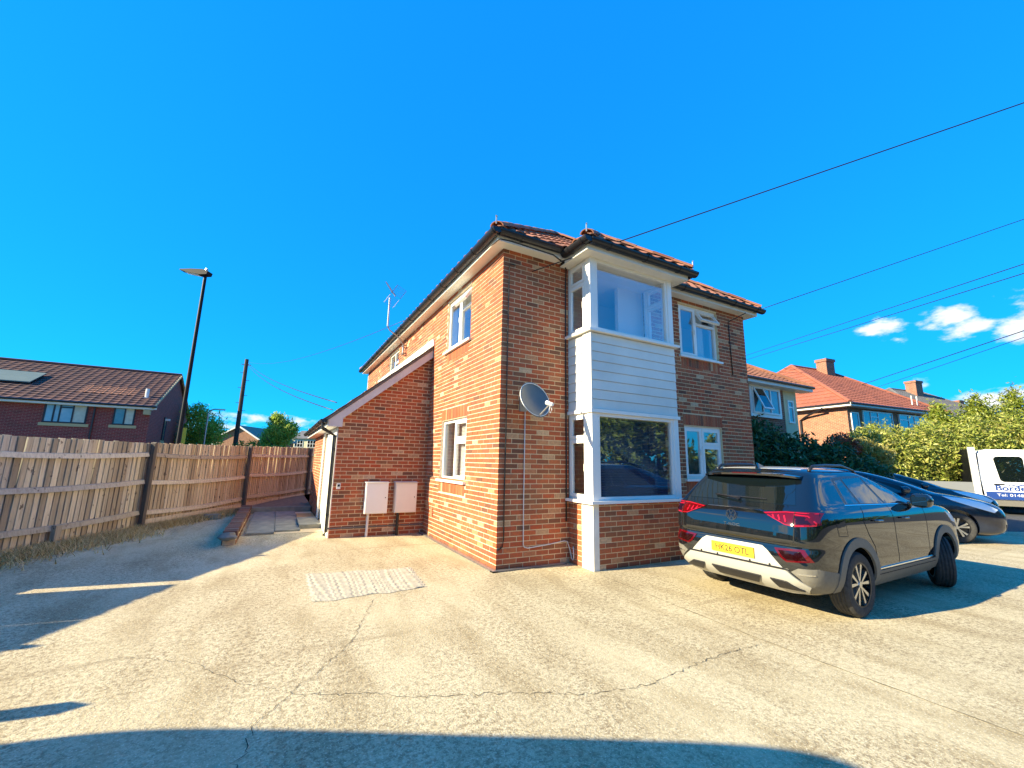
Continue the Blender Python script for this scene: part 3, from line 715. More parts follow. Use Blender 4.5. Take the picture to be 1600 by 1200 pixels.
for d, Mt, plan, o_, hd_, whole in TILES:
    if nt_ < 300:
        me = tme if whole else cut_tile(Mt, plan, o_, hd_)
        if not len(me.polygons): continue
        if not whole: me.materials.append(MATS['tile_single'])
        o = bpy.data.objects.new('roof_tile', me); C.objects.link(o); o.parent = roof; nt_ += 1
        if whole: o.matrix_local = Mt
    elif whole: b.M = Mt; b.add(tv, tf)
    else:
        me = cut_tile(Mt, plan, o_, hd_); b.M = None; b.add([v.co for v in me.vertices], [tuple(p.vertices) for p in me.polygons])
b.M = None; tag(b.build('roof_tiles', 'tile_joined', roof), kind='stuff')
def hip_caps(p0, p1, r=.11):
    p0, p1 = Vector(p0), Vector(p1); d = (p1-p0); L_ = d.length; d.normalize(); side = d.cross(Vector((0,0,1))).normalized(); n_ = side.cross(d)
    M = Matrix((d, side, n_)).transposed().to_4x4(); key = 'cap%.2f' % r
    if key not in cache:
        b = MB(); n = 8
        prof = [(r*math.cos(math.pi*k/n), r*.75*math.sin(math.pi*k/n)) for k in range(n+1)]+[((r-.018)*math.cos(math.pi-math.pi*k/n), (r-.018)*.75*math.sin(math.pi-math.pi*k/n)) for k in range(n+1)]
        b.prism(prof, 0, 0, .40); o = b.build('hip_tile', 'tile_single', roof); cache[key] = o.data; bpy.data.objects.remove(o)
    x = 0
    while x < L_-.2:
        o = bpy.data.objects.new('hip_tile', cache[key]); C.objects.link(o); o.parent = roof
        Mt = M.copy(); Mt.translation = p0+d*x+n_*(.0+.008*((x/.36) % 2)); o.matrix_local = Mt; x += .37
za = ZE+K*HD+.04
hip_caps((E0,E0,ZE+.02), (RX,E0+HD,za)); hip_caps((EX,E0,ZE+.02), (RX,E0+HD,za)); hip_caps((RX,E0+HD,za), (RX,EY-HD,za)); hip_caps((E0,EY,ZE+.02), (RX,EY-HD,za)); hip_caps((EX,EY,ZE+.02), (RX,EY-HD,za))
zb_ = ZB+K*bh_+.03
hip_caps((bx0,by,ZB+.02), (bc,by+bh_,zb_)); hip_caps((bx1,by,ZB+.02), (bc,by+bh_,zb_)); hip_caps((bc,by+bh_,zb_), (bc,by+bh_+.6,zb_))
for p in ((E0-.02,E0-.02,ZE+.05),(bx0-.02,by-.02,ZB+.05),(bx1+.02,by-.02,ZB+.05)):
    b = MB(); b.tube([p,(p[0],p[1],p[2]+.06),(p[0],p[1],p[2]+.12)], .012, 6); b.tube([(p[0]-.02,p[1]-.02,p[2]+.12),(p[0],p[1],p[2]+.135),(p[0]+.015,p[1]+.01,p[2]+.12)], .011, 6); b.build('hip_iron', 'galv', roof)

# ---- lean-to roof, bargeboard, gutter, door
k2 = .837; b = MB()
zr = lambda x: 2.345+(x+2.06)*k2
b.prism([(-2.12,zr(-2.12)-.05),(-.002,zr(0)-.05),(-.002,zr(0)),(-2.12,zr(-2.12))], 1, YE-.12, 9.9); lr = b.build('lean_to_roof', 'lead', house)
n2 = Vector((-k2,0,1)).normalized(); sv = Vector((1,0,k2)).normalized(); av = Vector((0,-1,0))
M_('tiles_lean', (.15,.11,.085), .85, (.24,.17,.12), 5)
for r_ in range(9):
    for j in range(20):
        y = 9.9-j*.328-(.16 if r_ % 2 else 0); x = -2.16+r_*.248
        if y < YE-.1: continue
        key = 'leantile'
        if key not in cache:
            bb = MB(); bb.add([(0,0,.028),(.322,0,.028),(.322,.42,.006),(0,.42,.006),(0,0,.008),(.322,0,.008)], [(0,1,2,3),(4,5,1,0),(0,3,4),(1,5,2)]); o = bb.build('roof_tile', 'tiles_lean', lr); cache[key] = o.data
        else:
            o = bpy.data.objects.new('roof_tile', cache[key]); C.objects.link(o); o.parent = lr
        Mt = Matrix((av, sv, n2)).transposed().to_4x4(); Mt.translation = (x, max(y, YE-.14+.322), zr(x)+.004); o.matrix_local = Mt
b = MB(); b.prism([(-2.06,zr(-2.06)-.06),(-2.06,2.15),(-1.80,2.15),(-1.80,zr(-1.8)-.24),(-.004,zr(0)-.24),(-.004,zr(0)-.06)], 1, YE-.10, YE-.075); b.build('bargeboard', 'barge', house)
b = MB(); b.box(-2.06, -LE-.002, YE-.07, 9.8, 2.15, 2.17); b.box(-2.08, -2.06, YE-.07, 9.8, 2.15, 2.30); b.build('soffit', 'fascia_white', house)
b = MB(); b.prism([(YE-.16,zr(0)+.03),(9.6,zr(0)+.03),(9.6,zr(0)+.2),(YE-.1,zr(0)+.2)], 0, -.03, -.004); b.build('flashing', 'fascia_white', house)
gutter(house, (-2.15, 9.8, 2.28), (-2.15, YE-.16, 2.28), (-1,0,0), step=.9, r=.065)
b = MB(); b.tube([(-2.15,YE+.05,2.22),(-2.15,YE+.05,2.12),(-1.91,YE+.1,1.98),(-1.90,YE+.1,.12),(-1.94,YE+.07,.05)], .036, 10); b.build('downpipe', 'black_plastic', house)
b = MB(); b.box(-1.935,-1.857,YE+.06,YE+.15,.42,.45); b.box(-1.935,-1.857,YE+.06,YE+.15,1.7,1.73); b.build('pipe_clip', 'black_plastic', house)
b = MB(); b.box(-LE-.03, -LE+.02, 4.98, 5.19, .0, 2.14); b.box(-LE-.03, -LE+.02, 6.11, 6.32, 0, 2.14); b.box(-LE-.031, -LE+.02, 4.98, 6.32, 2.12, 2.16); b.build('door_frame', 'upvc', house)
b = MB(); b.box(-LE+.03, -LE+.07, 5.2, 6.1, .06, 2.12); dr = b.build('door', 'upvc', house)
b = MB(); b.box(-LE-.02, -LE+.028, 5.28, 5.31, .98, 1.12); b.build('handle', 'galv', dr)
b = MB(); b.box(-LE-.02, -LE-.002, 3.53, 4.96, .0, 2.14); b.build('white_panel', 'white_render', house)
b = MB(); b.box(-2.32, -LE-.03, 4.9, 6.3, .008, .09); tag(b.build('door_step', 'slab', house))
b = MB(); b.box(.0-.012, .0-.003, 2.88, 3.02, .40, .58); 
for i in range(4): b.box(-.02, -.012, 2.89, 3.01, .42+i*.038, .44+i*.038)
b.build('air_brick', 'terracotta', house)
b = MB(); b.box(-1.9,-.01,YE-.012,YE-.002,.17,.20); b.build('damp_course', 'lead', house)

# ------------------------------------------------------------------ things fixed to the house
def box_thing(name, label, cat, group=None): return thing(name, label, cat, group=group)
for (x0, x1, mt, px, pm, lab) in ((-1.255,-.815,'meter_white',-1.165,'cable_white','bright white meter box on lean-to wall, left of the pair'), (-.665,-.215,'meter_grey',-.565,'black_plastic','greyish meter box on lean-to wall, right of the pair')):
    t = thing('meter_box', lab, 'meter box', (x0, YE, .45), group='meter boxes on the lean-to wall'); w = x1-x0
    b = MB(); b.box(0, w, -.16, -.001, 0, .60); b.build('case', mt, t)
    b = MB(); b.box(.012, w-.012, -.172, -.1605, .015, .575); d_ = b.build('lid', mt, t)
    b = MB(); b.lathe([(.0,0),(.011,0),(.011,.004),(0,.004)], 10, 'y'); o = b.build('lock', 'black_plastic', d_); o.location = (w-.05, -.177, .31)
    b = MB(); b.prism([(-.19,.605),(-.002,.605),(-.002,.625),(-.19,.612)], 0, -.015, w+.015); b.build('hood', mt, t)
    b = MB(); b.tube([(px-x0,-.07,-.001),(px-x0-.005,-.07,-.45)], .026 if pm == 'cable_white' else .03, 10); b.build('pipe', pm, t)
t = thing('key_safe', 'small grey key box on the lean-to wall near the downpipe', 'key safe', (-1.76, YE, .93))
b = MB(); b.box(-.035, .035, -.035, -.001, 0, .11); b.build('body', 'meter_white', t)
b = MB(); b.box(-.022, .022, -.042, -.0355, .05, .09); b.build('cover', 'black_plastic', t)
b = MB(); b.box(-2.3, -1.9, 6.45, 7.3, .045, .065); tag(b.build('door_mat', 'mat_brown'), 'brown coir door mat beside the lean-to door', 'door mat')
# satellite dish
sd = thing('satellite_dish', 'grey oval satellite dish on the front wall beside the bay', 'satellite dish', (.40, -.02, 2.42))
nrm = Vector((.12,-.92,.34)).normalized(); xax = Vector((0,0,1)).cross(nrm).normalized(); yax = nrm.cross(xax)
Md = Matrix((xax, yax, nrm)).transposed().to_4x4(); Md.translation = (.01,-.30,.02)
prof = [(r_*.01, .0011*r_*r_*.1) for r_ in range(0, 28, 3)]
vs = []; fs = []; n = 36; ring = [.0,.05,.1,.15,.2,.24,.272]
for side, o_ in ((0, 0), (1, -.006)):
    for r_ in ring:
        for k in range(n):
            a = 2*math.pi*k/n; vs.append((r_*1.0*math.cos(a), r_*1.08*math.sin(a), r_*r_*.85+o_-.03))
m_ = len(ring)
for side in (0, 1):
    for i in range(m_-1):
        for k in range(n):
            q = (side*m_+i)*n; fs.append((q+k, q+(k+1) % n, q+n+(k+1) % n, q+n+k))
for k in range(n): q0, q1 = (m_-1)*n, (2*m_-1)*n; fs.append((q0+k, q0+(k+1) % n, q1+(k+1) % n, q1+k))
b = MB(Md); b.add(vs, fs); o = b.build('reflector', 'dish_grey', sd, smooth=True)
b = MB(Md); b.lathe([(.268,.026),(.276,.026),(.276,.036),(.268,.036)], 36, closed=True); o = b.build('rim', 'meter_white', sd); o.scale = (1,1,1)
b = MB(); b.tube([(.0,.0,-.02),(.0,-.08,-.02),(.01,-.26,.0)], .02, 8); b.box(-.06,.06,-.005,.018,-.12,.10); b.build('bracket', 'galv', sd)
A0 = Md @ Vector((0,-.27,.03)); A1 = Md @ Vector((0.02,-.20,.30))
b = MB(); b.tube([A0, A0.lerp(A1, .6), A1], .011, 8); b.build('arm', 'galv', sd)
b = MB(); dv = (Md @ Vector((0,0,.05))-A1).normalized(); b.tube([A1-dv*.05, A1+dv*.05], .026, 10); b.tube([A1+dv*.05, A1+dv*.075], .034, 12); b.build('receiver', 'meter_white', sd)
b = MB(); lp = [A1+Vector((0,0,-.02)), A1+Vector((-.02,0,-.09)), A1+Vector((.01,.01,-.13)), A1+Vector((.04,.02,-.08)), A1+Vector((.03,.05,0))]; b.tube(lp, .005, 6); b.build('cable_loop', 'cable_white', sd)
def cable(name, pts, r, mat, label, group=None, n=6):
    b = MB(); b.tube(pts, r, n); o = b.build(name, mat, smooth=True)
    return tag(o, label, 'cable', group)
cable('dish_cable', [(.44,-.012,2.30),(.44,-.010,1.6),(.435,-.012,.9),(.44,-.010,.34),(.455,-.012,.29),(.52,-.012,.272),(.9,-.012,.30),(1.18,-.012,.33),(1.23,-.02,.32),(1.26,-.05,.2),(1.262,-.09,.08),(1.265,-.12,.06),(1.265,-.14,.1),(1.264,-.13,.26)], .0075, 'cable_white', 'pale cable running down from the satellite dish and along the wall foot')
cable('wall_cable', [(.22,-.012,4.70),(.13,-.012,4.70),(.105,-.012,4.66),(.105,-.01,3.2),(.11,-.012,2.0),(.105,-.010,1.0),(.11,-.012,.42),(.09,-.012,.32),(.03,-.012,.28),(.0,-.01,.28)], .009, 'cable_black', 'black cable down the front wall close to the house corner')
cable('wall_cable', [(-.30,.6,4.925),(-.2,-.25,4.93),(0,-.28,4.93),(.8,-.25,4.93),(1.1,-.12,4.92),(1.215,-.04,4.85),(1.22,-.012,4.6),(1.22,-.011,3.0),(1.225,-.012,1.6),(1.22,-.012,.62)], .011, 'cable_black', 'black cable looping under the soffit and down beside the bay')
cable('wall_cable', [(5.86,-.33,4.86),(5.72,-.012,4.73),(5.70,-.012,4.6),(5.70,-.012,4.2),(5.72,-.011,3.5)], .01, 'cable_black', 'short black cable on the upper front wall at far right corner')
# TV aerial on the side wall
ae = thing('tv_aerial', 'television aerial on a bent pole above the side gutter', 'aerial', (-.02, 6.0, 4.45))
b = MB(); b.tube([(-.06,0,.0),(-.06,0,.28),(-.2,-.05,.45),(-.5,-.12,.62),(-.56,-.13,.72),(-.56,-.13,1.55)], .02, 8); b.build('mast', 'galv', ae)
b = MB()
for z in (.02,.25): b.box(-.07,.012,-.12,-.10,z-.015,z+.015); b.box(-.07,.012,.10,.12,z-.015,z+.015); b.box(-.085,-.065,-.12,.12,z-.015,z+.015)
b.build('wall_bracket', 'lead', ae)
P0, P1 = Vector((-.62,.25,2.15)), Vector((-.50,-.55,1.45))
b = MB(); b.tube([P0, P1], .012, 6); b.build('boom', 'aerial_grey', ae)
dB = (P1-P0).normalized(); ex = dB.cross(Vector((.25,.1,1))).normalized()
b = MB()
for i in range(12): p = P0.lerp(P1, .03+.075*i); b.tube([p-ex*(.05+.003*i), p+ex*(.05+.003*i)], .004, 5)
b.build('director', 'aerial_grey', ae)
b = MB(); ey = ex.cross(dB)
for s_ in (-1, 1):
    for k in range(5): p = P1+ey*s_*(.05+.06*k)-dB*.02; b.tube([p-ex*.16, p+ex*.16], .004, 5)
    b.tube([P1+ey*s_*.02-ex*.15, P1+ey*s_*.3-ex*.15], .006, 5); b.tube([P1+ey*s_*.02+ex*.15, P1+ey*s_*.3+ex*.15], .006, 5)
b.build('reflector', 'aerial_grey', ae)
# blinds and curtains inside
def blind(name, M, w, h, pitch, label, mat='meter_white', tilt=.6):
    t = thing(name, label, 'blind')
    b = MB(M); n = int(h/pitch)
    for i in range(n):
        z = i*pitch; b.add([(0,-.010,z),(w,-.010,z),(w,.010,z+tilt*.036),(0,.010,z+tilt*.036)], [(0,1,2,3)])
    tag(b.build('slats', mat, t), kind='stuff')
    b = MB(M); b.box(0, w, -.015, .015, n*pitch, n*pitch+.04); b.build('head_rail', mat, t)
M_('blind_blue', (.025,.06,.13), .5)
blind('venetian_blind', frame((BX+.16,-BD+.15,1.03),(1,0,0),(0,1,0)), BX2-BX-.32, 1.2, .025, 'dark blue slatted blind inside the lower bay window', 'blind_blue')
blind('venetian_blind', frame((.15,1.92,1.2),(0,-1,0),(1,0,0)), .6, 1.05, .025, 'pale slatted blind inside the ground-floor side window')
b = MB(); b.add([(1.42+.02*math.sin(i*.9)*0+.16, -.1+.35*i/30, 3.66) for i in range(2)], [])
for (x0, x1, y, z0, z1, lab) in ((4.75,5.0,.16,3.78,4.8,'pale curtain inside the upper front window'),):
    b = MB(); n = 24; vs = []; fs = []
    for i in range(n+1): vs += [(x0+(x1-x0)*i/n, y+.02*math.sin(i*1.6), z0), (x0+(x1-x0)*i/n, y+.02*math.sin(i*1.6), z1)]
    for i in range(n): fs.append((2*i, 2*i+2, 2*i+3, 2*i+1))
    b.add(vs, fs); tag(b.build('curtain', 'curtain', smooth=True), lab, 'curtain')

# ------------------------------------------------------------------ timber fence
fence = thing('timber_fence', 'weathered close-board timber fence along the left of the drive', 'fence')
fp1 = Vector((-5.27,5.97)); fd = (Vector((-1.83,12.94))-fp1).normalized(); fn = Vector((fd.y,-fd.x))   # fn faces the drive
def FP(s, off=0): q = fp1+fd*s+fn*off; return q.x, q.y
def ftop(s): return 1.77+.0185*max(0, s) if s > -4 else 1.74
rf = random.Random(31)
angF = math.atan2(fd.y, fd.x)
s = -9.9; bi = 0
gapA, gapB, gapC0, gapC1 = -3.66, -6.56, -4.96, -4.78
while s < 9.6:
    w = .104+rf.uniform(-.004,.004)
    top = ftop(s)+rf.uniform(-.012,.012)
    bot = .05
    if gapC0 < s < gapC1: top = 1.02+rf.uniform(-.06,.06)  # boards cut short out of view, added to let a light streak through
    if abs(s-gapA) < .05 or abs(s-gapB) < .05: s += .012
    b = MB(); h_ = top-bot
    b.add([(0,-.016,0),(w+.010,.004,0),(w+.010,.010,0),(0,.012,0),(0,-.016,h_),(w+.010,.004,h_),(w+.010,.010,h_),(0,.012,h_)], [(3,2,1,0),(4,5,6,7),(0,1,5,4),(1,2,6,5),(2,3,7,6),(3,0,4,7)])
    o = b.build('board', 'fence_wood', fence); x, y = FP(s, -.02); o.location = (x, y, bot)
    o.rotation_euler = (rf.uniform(-.006,.006), rf.uniform(-.010,.010), angF+rf.uniform(-.03,.01)); s += w-.002; bi += 1
posts = [-9.9,-6.6,-3.3,0,3.61,7.77,9.6]
for i, s in enumerate(posts):
    b = MB(); t_ = ftop(s)-.01; b.box(-.04,.04,-.045,.045,0,t_); b.prism([(-.04,t_),(.04,t_),(.0,t_+.03)], 1, -.045, .045)
    o = b.build('post', 'post_dark', fence); x, y = FP(s, .075); o.location = (x, y, 0); o.rotation_euler.z = angF; o.rotation_euler.y = rf.uniform(-.01,.01)
for i in range(len(posts)-1):
    for hz_ in (.34,.95,1.52):
        if posts[i] == -6.6 and hz_ > 1: continue  # upper rail left out, unseen, to keep its shadow off the streak
        s0, s1 = posts[i]+.05, posts[i+1]-.05; L_ = s1-s0; n = 8; b = MB(); vs = []; fs = []
        sag = rf.uniform(.015,.05); e0 = rf.uniform(-.02,.02); e1 = rf.uniform(-.02,.02)
        hh = hz_*(ftop(s0)/1.77)
        for k in range(n+1):
            u = k/n; z = hh+e0*(1-u)+e1*u-sag*4*u*(1-u)+rf.uniform(-.004,.004)
            vs += [(u*L_,-.012,z-.045),(u*L_,.055,z-.045),(u*L_,.03,z+.035),(u*L_,-.012,z+.045)]
        for k in range(n):
            for q in range(4): fs.append((4*k+q, 4*k+(q+1) % 4, 4*k+4+(q+1) % 4, 4*k+4+q))
        fs += [(0,1,2,3),(4*n+3,4*n+2,4*n+1,4*n)]
        b.add(vs, fs); o = b.build('rail', 'fence_wood', fence); x, y = FP(s0, .0); o.location = (x, y, 0); o.rotation_euler.z = math.atan2(fd.y, fd.x)
        o.scale = (1,-1,1)
for i in range(3, len(posts)-1):
    s0, s1 = posts[i]+.06, posts[i+1]-.06; b = MB(); b.box(0, s1-s0, -.015,.015, .0, .17); o = b.build('gravel_board', 'fence_wood', fence); x, y = FP(s0, .03); o.location = (x, y, 0.02); o.rotation_euler.z = angF
b = MB(); b.box(-.05,.05,-.04,.04,0,.34); o = b.build('stump_post', 'fence_wood', fence); x, y = FP(-1.75, .08); o.location = (x, y, 0); o.rotation_euler.z = angF
# dry grass along the foot
def blades(name, mat, n, place, hgt, seed, lean=.8, width=.006):
    rr = np.random.default_rng(seed); vs = np.zeros((n,3,3)); 
    for i in range(n):
        x, y, z = place(rr); h_ = hgt*rr.uniform(.4,1.2); a = rr.uniform(0, 2*math.pi); l = h_*lean*rr.uniform(.3,1.4); w = width*rr.uniform(.6,1.6)
        pa = a+math.pi/2
        vs[i,0] = (x+w*math.cos(pa), y+w*math.sin(pa), z); vs[i,1] = (x-w*math.cos(pa), y-w*math.sin(pa), z); vs[i,2] = (x+l*math.cos(a), y+l*math.sin(a), z+h_)
    me = bpy.data.meshes.new(name); me.from_pydata(vs.reshape(-1,3).tolist(), [], [(3*i,3*i+1,3*i+2) for i in range(n)])
    return link(name, me, mat)
def gp(rr):
    s = rr.uniform(-6, 3.4); lim = .85 if s < -.4 else .45
    q = FP(s, .05+abs(rr.normal(0,.42))*lim); return q[0], q[1], 0
tag(blades('dry_grass', 'straw', 20000, gp, .13, 4, 1.3), 'strip of dry straw-coloured grass along the fence foot', 'grass', kind='stuff')
gs = [FP(-9,.0), FP(3.5,.0), FP(3.5,.30), FP(0,.34), FP(-2,.50), FP(-4,.62), FP(-9,.7)]
sheet('grass_strip', gs, .006, 'soil')
# light stone lying by the fence
b = MB(); rr = random.Random(2); b.prism([(0,0),(.28,-.02),(.33,.12),(.12,.20),(-.02,.12)], 2, 0, .12); o = b.build('loose_stone', 'slab'); x, y = FP(1.55,.33); o.location = (x, y, 0); tag(o, 'pale loose block of stone on the ground by the fence', 'stone')
# low brick edging wall
lw = thing('low_brick_wall', 'low rough brick edging wall beside the side path', 'garden wall', (-3.47, 3.45, 0))
b = MB(); b.box(-.095,.095,.02,4.72,0,.13); b.build('mortar_bed', 'mortar', lw)
rl = random.Random(8)
for row in range(2):
    y = 0 if row else .04
    while y < 4.7:
        dims = (.215,.0655,.1025) if row else (.215,.1025,.065)
        st_ = .075 if row else .112
        o = aabb('brick', dims, 'brick_old', lw, (rl.uniform(-.008,.008), y+dims[1]/2, (.075 if not row else .13+.05)-(.04 if not row else .0)+rl.uniform(-.006,.006))); o.rotation_euler = (rl.uniform(-.03,.03), 0, rl.uniform(-.04,.04)); y += st_
b = MB(); bm = bmesh.new(); bmesh.ops.create_icosphere(bm, subdivisions=2, radius=.13)
for v in bm.verts: v.co = Vector((v.co.x*1.1, v.co.y*.75, v.co.z*.55))*(1+.22*rl.uniform(-1,1))
me = bpy.data.meshes.new('stone'); bm.to_mesh(me); bm.free(); o = link('rubble_stone', me, 'slab', lw); o.location = (-.02,-.08,.16)

# ------------------------------------------------------------------ vegetation
def foliage(name, mat, ell, n, size, seed, parent=None, shell=.55, lumps=0.25, elong=1.7, zmin=.02, kind=None):
    rr = np.random.default_rng(seed); vol = np.array([e[3]*e[4]*e[5] for e in ell])**.67; vol = vol/vol.sum()
    cnt = (vol*n).astype(int)+1; P = []; Nn = []
    for e, k in zip(ell, cnt):
        d = rr.normal(size=(k,3)); d /= np.linalg.norm(d, axis=1)[:,None]
        lob = 1+lumps*np.sin(d[:,0]*5+e[0]*3+1)*np.sin(d[:,1]*6+e[1]*2)*np.sin(d[:,2]*5+seed)+lumps*.6*np.sin(d[:,0]*13+e[1])*np.sin(d[:,2]*11+e[0])
        r_ = (shell+(1-shell)*rr.random(k)**.6)*lob*(1+.07*rr.normal(size=k))
        P.append(np.array(e[:3])+d*r_[:,None]*np.array(e[3:6])); Nn.append(d)
    P = np.concatenate(P); Nn = np.concatenate(Nn); ok = P[:,2] > zmin; P = P[ok]; Nn = Nn[ok]; k = len(P)
    nv = Nn*.7+rr.normal(size=(k,3))*.75; nv /= np.linalg.norm(nv, axis=1)[:,None]
    t = np.cross(nv, rr.normal(size=(k,3))); t /= np.linalg.norm(t, axis=1)[:,None]; bt = np.cross(nv, t)
    sz = size*rr.uniform(.5,1.4,size=(k,1)); t *= sz*elong; bt *= sz*.55
    V = np.stack([P-t, P+bt-nv*sz*.15, P+t, P-bt-nv*sz*.15], 1).reshape(-1,3)
    me = bpy.data.meshes.new(name); me.vertices.add(len(V)); me.vertices.foreach_set('co', V.ravel())
    me.loops.add(len(V)); me.loops.foreach_set('vertex_index', np.arange(len(V), dtype=np.int32))
    me.polygons.add(k); me.polygons.foreach_set('loop_start', np.arange(0, 4*k, 4, dtype=np.int32)); 
    me.update(calc_edges=True); me.validate()
    o = link(name, me, mat, parent)
    if kind: o['kind'] = kind
    return o
def tree(name, label, loc, h, ell, n, size, mat, seed, trunk_r=.12, group=None, branches=7):
    t = thing(name, label, 'tree', loc, group=group); rr = random.Random(seed)
    b = MB(); b.tube([(0,0,-.1),(.03,.02,h*.25),(-.02,.03,h*.5),(.02,-.02,h*.85)], trunk_r, 8, r1=trunk_r*.25)
    for i in range(branches):
        a = i*2.4+rr.random(); z = h*rr.uniform(.25,.6); l = h*rr.uniform(.18,.32)
        b.tube([(0,0,z),(math.cos(a)*l*.5, math.sin(a)*l*.5, z+l*.45),(math.cos(a)*l, math.sin(a)*l, z+l*.85)], trunk_r*.35, 6, r1=.012)
    b.build('trunk', 'bark', t, smooth=True)
    foliage('crown', mat, ell, n, size, seed, t, shell=.35, lumps=.35)
    return t
tree('street_tree', 'feathery green tree behind the fence, next to the street lamp', (-7.85,31.1,0), 5.0, [(0,0,3.4,1.15,1.15,1.3),(-.3,0,4.5,.75,.75,.75),(.7,.1,3.2,.9,.9,1.0),(-.7,0,2.7,.7,.8,.9),(.1,0,2.3,1.2,1.0,.9)], 8000, .065, 'leaf_tree', 5, group='trees beyond the fence')
tree('street_tree', 'bushy bright green tree behind the fence, nearest the house', (-2.95,28.5,0), 4.5, [(0,0,3.2,1.0,.9,1.1),(-.25,0,4.1,.55,.5,.55),(.55,0,3.4,.65,.6,.7),(-.6,0,2.7,.6,.6,.7)], 7000, .066, 'leaf_tree', 9, group='trees beyond the fence')
sh = foliage('wild_shrub', 'leaf_conifer', [(-4.3,25.8,1.9,1.1,.5,.65),(-3.2,25.2,1.7,.9,.5,.6),(-5.0,26.2,1.7,.6,.5,.6)], 2500, .06, 13); tag(sh, 'yellow-green scrub showing just above the fence top', 'shrub')
# hedges on the right
tag(foliage('light_hedge', 'leaf_light', [(19.9,2.9,1.5,1.5,1.3,1.75),(21.3,2.2,1.7,1.5,1.3,1.75),(22.6,1.6,1.8,1.4,1.3,1.8),(24.0,.9,1.9,1.5,1.3,1.9),(25.6,0,2.0,1.6,1.3,2.1),(27.5,-1,2.1,1.8,1.4,2.3),(30,-2.2,2.2,2,1.5,2.4),(20.6,3.4,2.4,1.0,.9,1.1)], 75000, .048, 41, shell=.75, lumps=.17), 'tall sunlit yellow-green hedge behind the parked vehicles', 'hedge')
def conifer_ell(x, y, h, r_):
    return [(x,y,h*.45,r_,r_,h*.45),(x,y,h*.72,r_*.62,r_*.62,h*.25),(x+.05,y,h*.9,r_*.28,r_*.28,h*.13)]
for i, (x, y, h_, r_, lab) in enumerate(((23.9,2.0,4.5,.95,'left one of the pointed yellow-green conifers behind the hedge'),(25.6,1.2,4.95,1.0,'pointed yellow-green conifer behind the hedge, above the truck'),(27.4,.4,5.3,1.2,'tall pointed conifer behind the hedge at right edge'))):
    t = thing('conifer', lab, 'tree', (x,y,0), group='conifers behind the hedge')
    b = MB(); b.tube([(0,0,-.1),(0,0,h_*.5),(0,0,h_*.95)], .09, 6, r1=.02); b.build('trunk', 'bark', t)
    foliage('crown', 'leaf_conifer', conifer_ell(0,0,h_,r_), 11000, .05, 60+i, t, shell=.5, lumps=.5)
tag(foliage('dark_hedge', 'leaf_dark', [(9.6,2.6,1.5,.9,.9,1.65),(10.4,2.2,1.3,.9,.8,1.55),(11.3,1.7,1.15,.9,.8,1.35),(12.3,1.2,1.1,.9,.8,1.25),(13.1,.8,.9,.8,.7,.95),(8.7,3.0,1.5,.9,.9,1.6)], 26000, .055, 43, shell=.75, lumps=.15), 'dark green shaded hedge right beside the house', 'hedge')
tag(foliage('red_shrub', 'leaf_red', [(13.4,1.5,2.35,.36,.3,.32),(13.75,1.35,2.2,.3,.3,.3)], 1500, .04, 44), 'small red-leaved shrub showing above the dark hedge', 'shrub')
tag(foliage('variegated_shrub', 'leaf_yellow', [(14.3,1.25,2.2,.42,.4,.36),(14.75,1.0,2.0,.4,.4,.36)], 2000, .04, 45), 'pale yellow variegated shrub beyond the dark hedge', 'shrub')
# greenery across the road behind the camera, seen only in reflections
tag(foliage('roadside_hedge', 'leaf_mid', [(x,-17+.8*math.sin(x*1.7),1.5+.5*math.sin(x*.9),1.8,1.4,2.0+.8*math.sin(x*1.3)) for x in np.arange(-8,40,2.2)], 16000, .16, 47, shell=.7), 'green roadside hedge across the road, mirrored in the windows and car', 'hedge')
for i, (x, y, h_) in enumerate(((7,-19,7.5),(13,-20,8.5),(18.5,-19,7),(25,-21,8))):
    tree('roadside_tree', ('nearest-left', 'second', 'third', 'farthest-right')[i]+' of the broad trees across the road, mirrored in the ground-floor windows', (x,y,0), h_, [(0,0,h_*.62,2.2,2.0,h_*.3),(-1.2,.3,h_*.5,1.4,1.4,h_*.22),(1.3,-.2,h_*.55,1.5,1.4,h_*.24)], 4500, .17, 'leaf_mid', 80+i, .22, group='trees across the road')

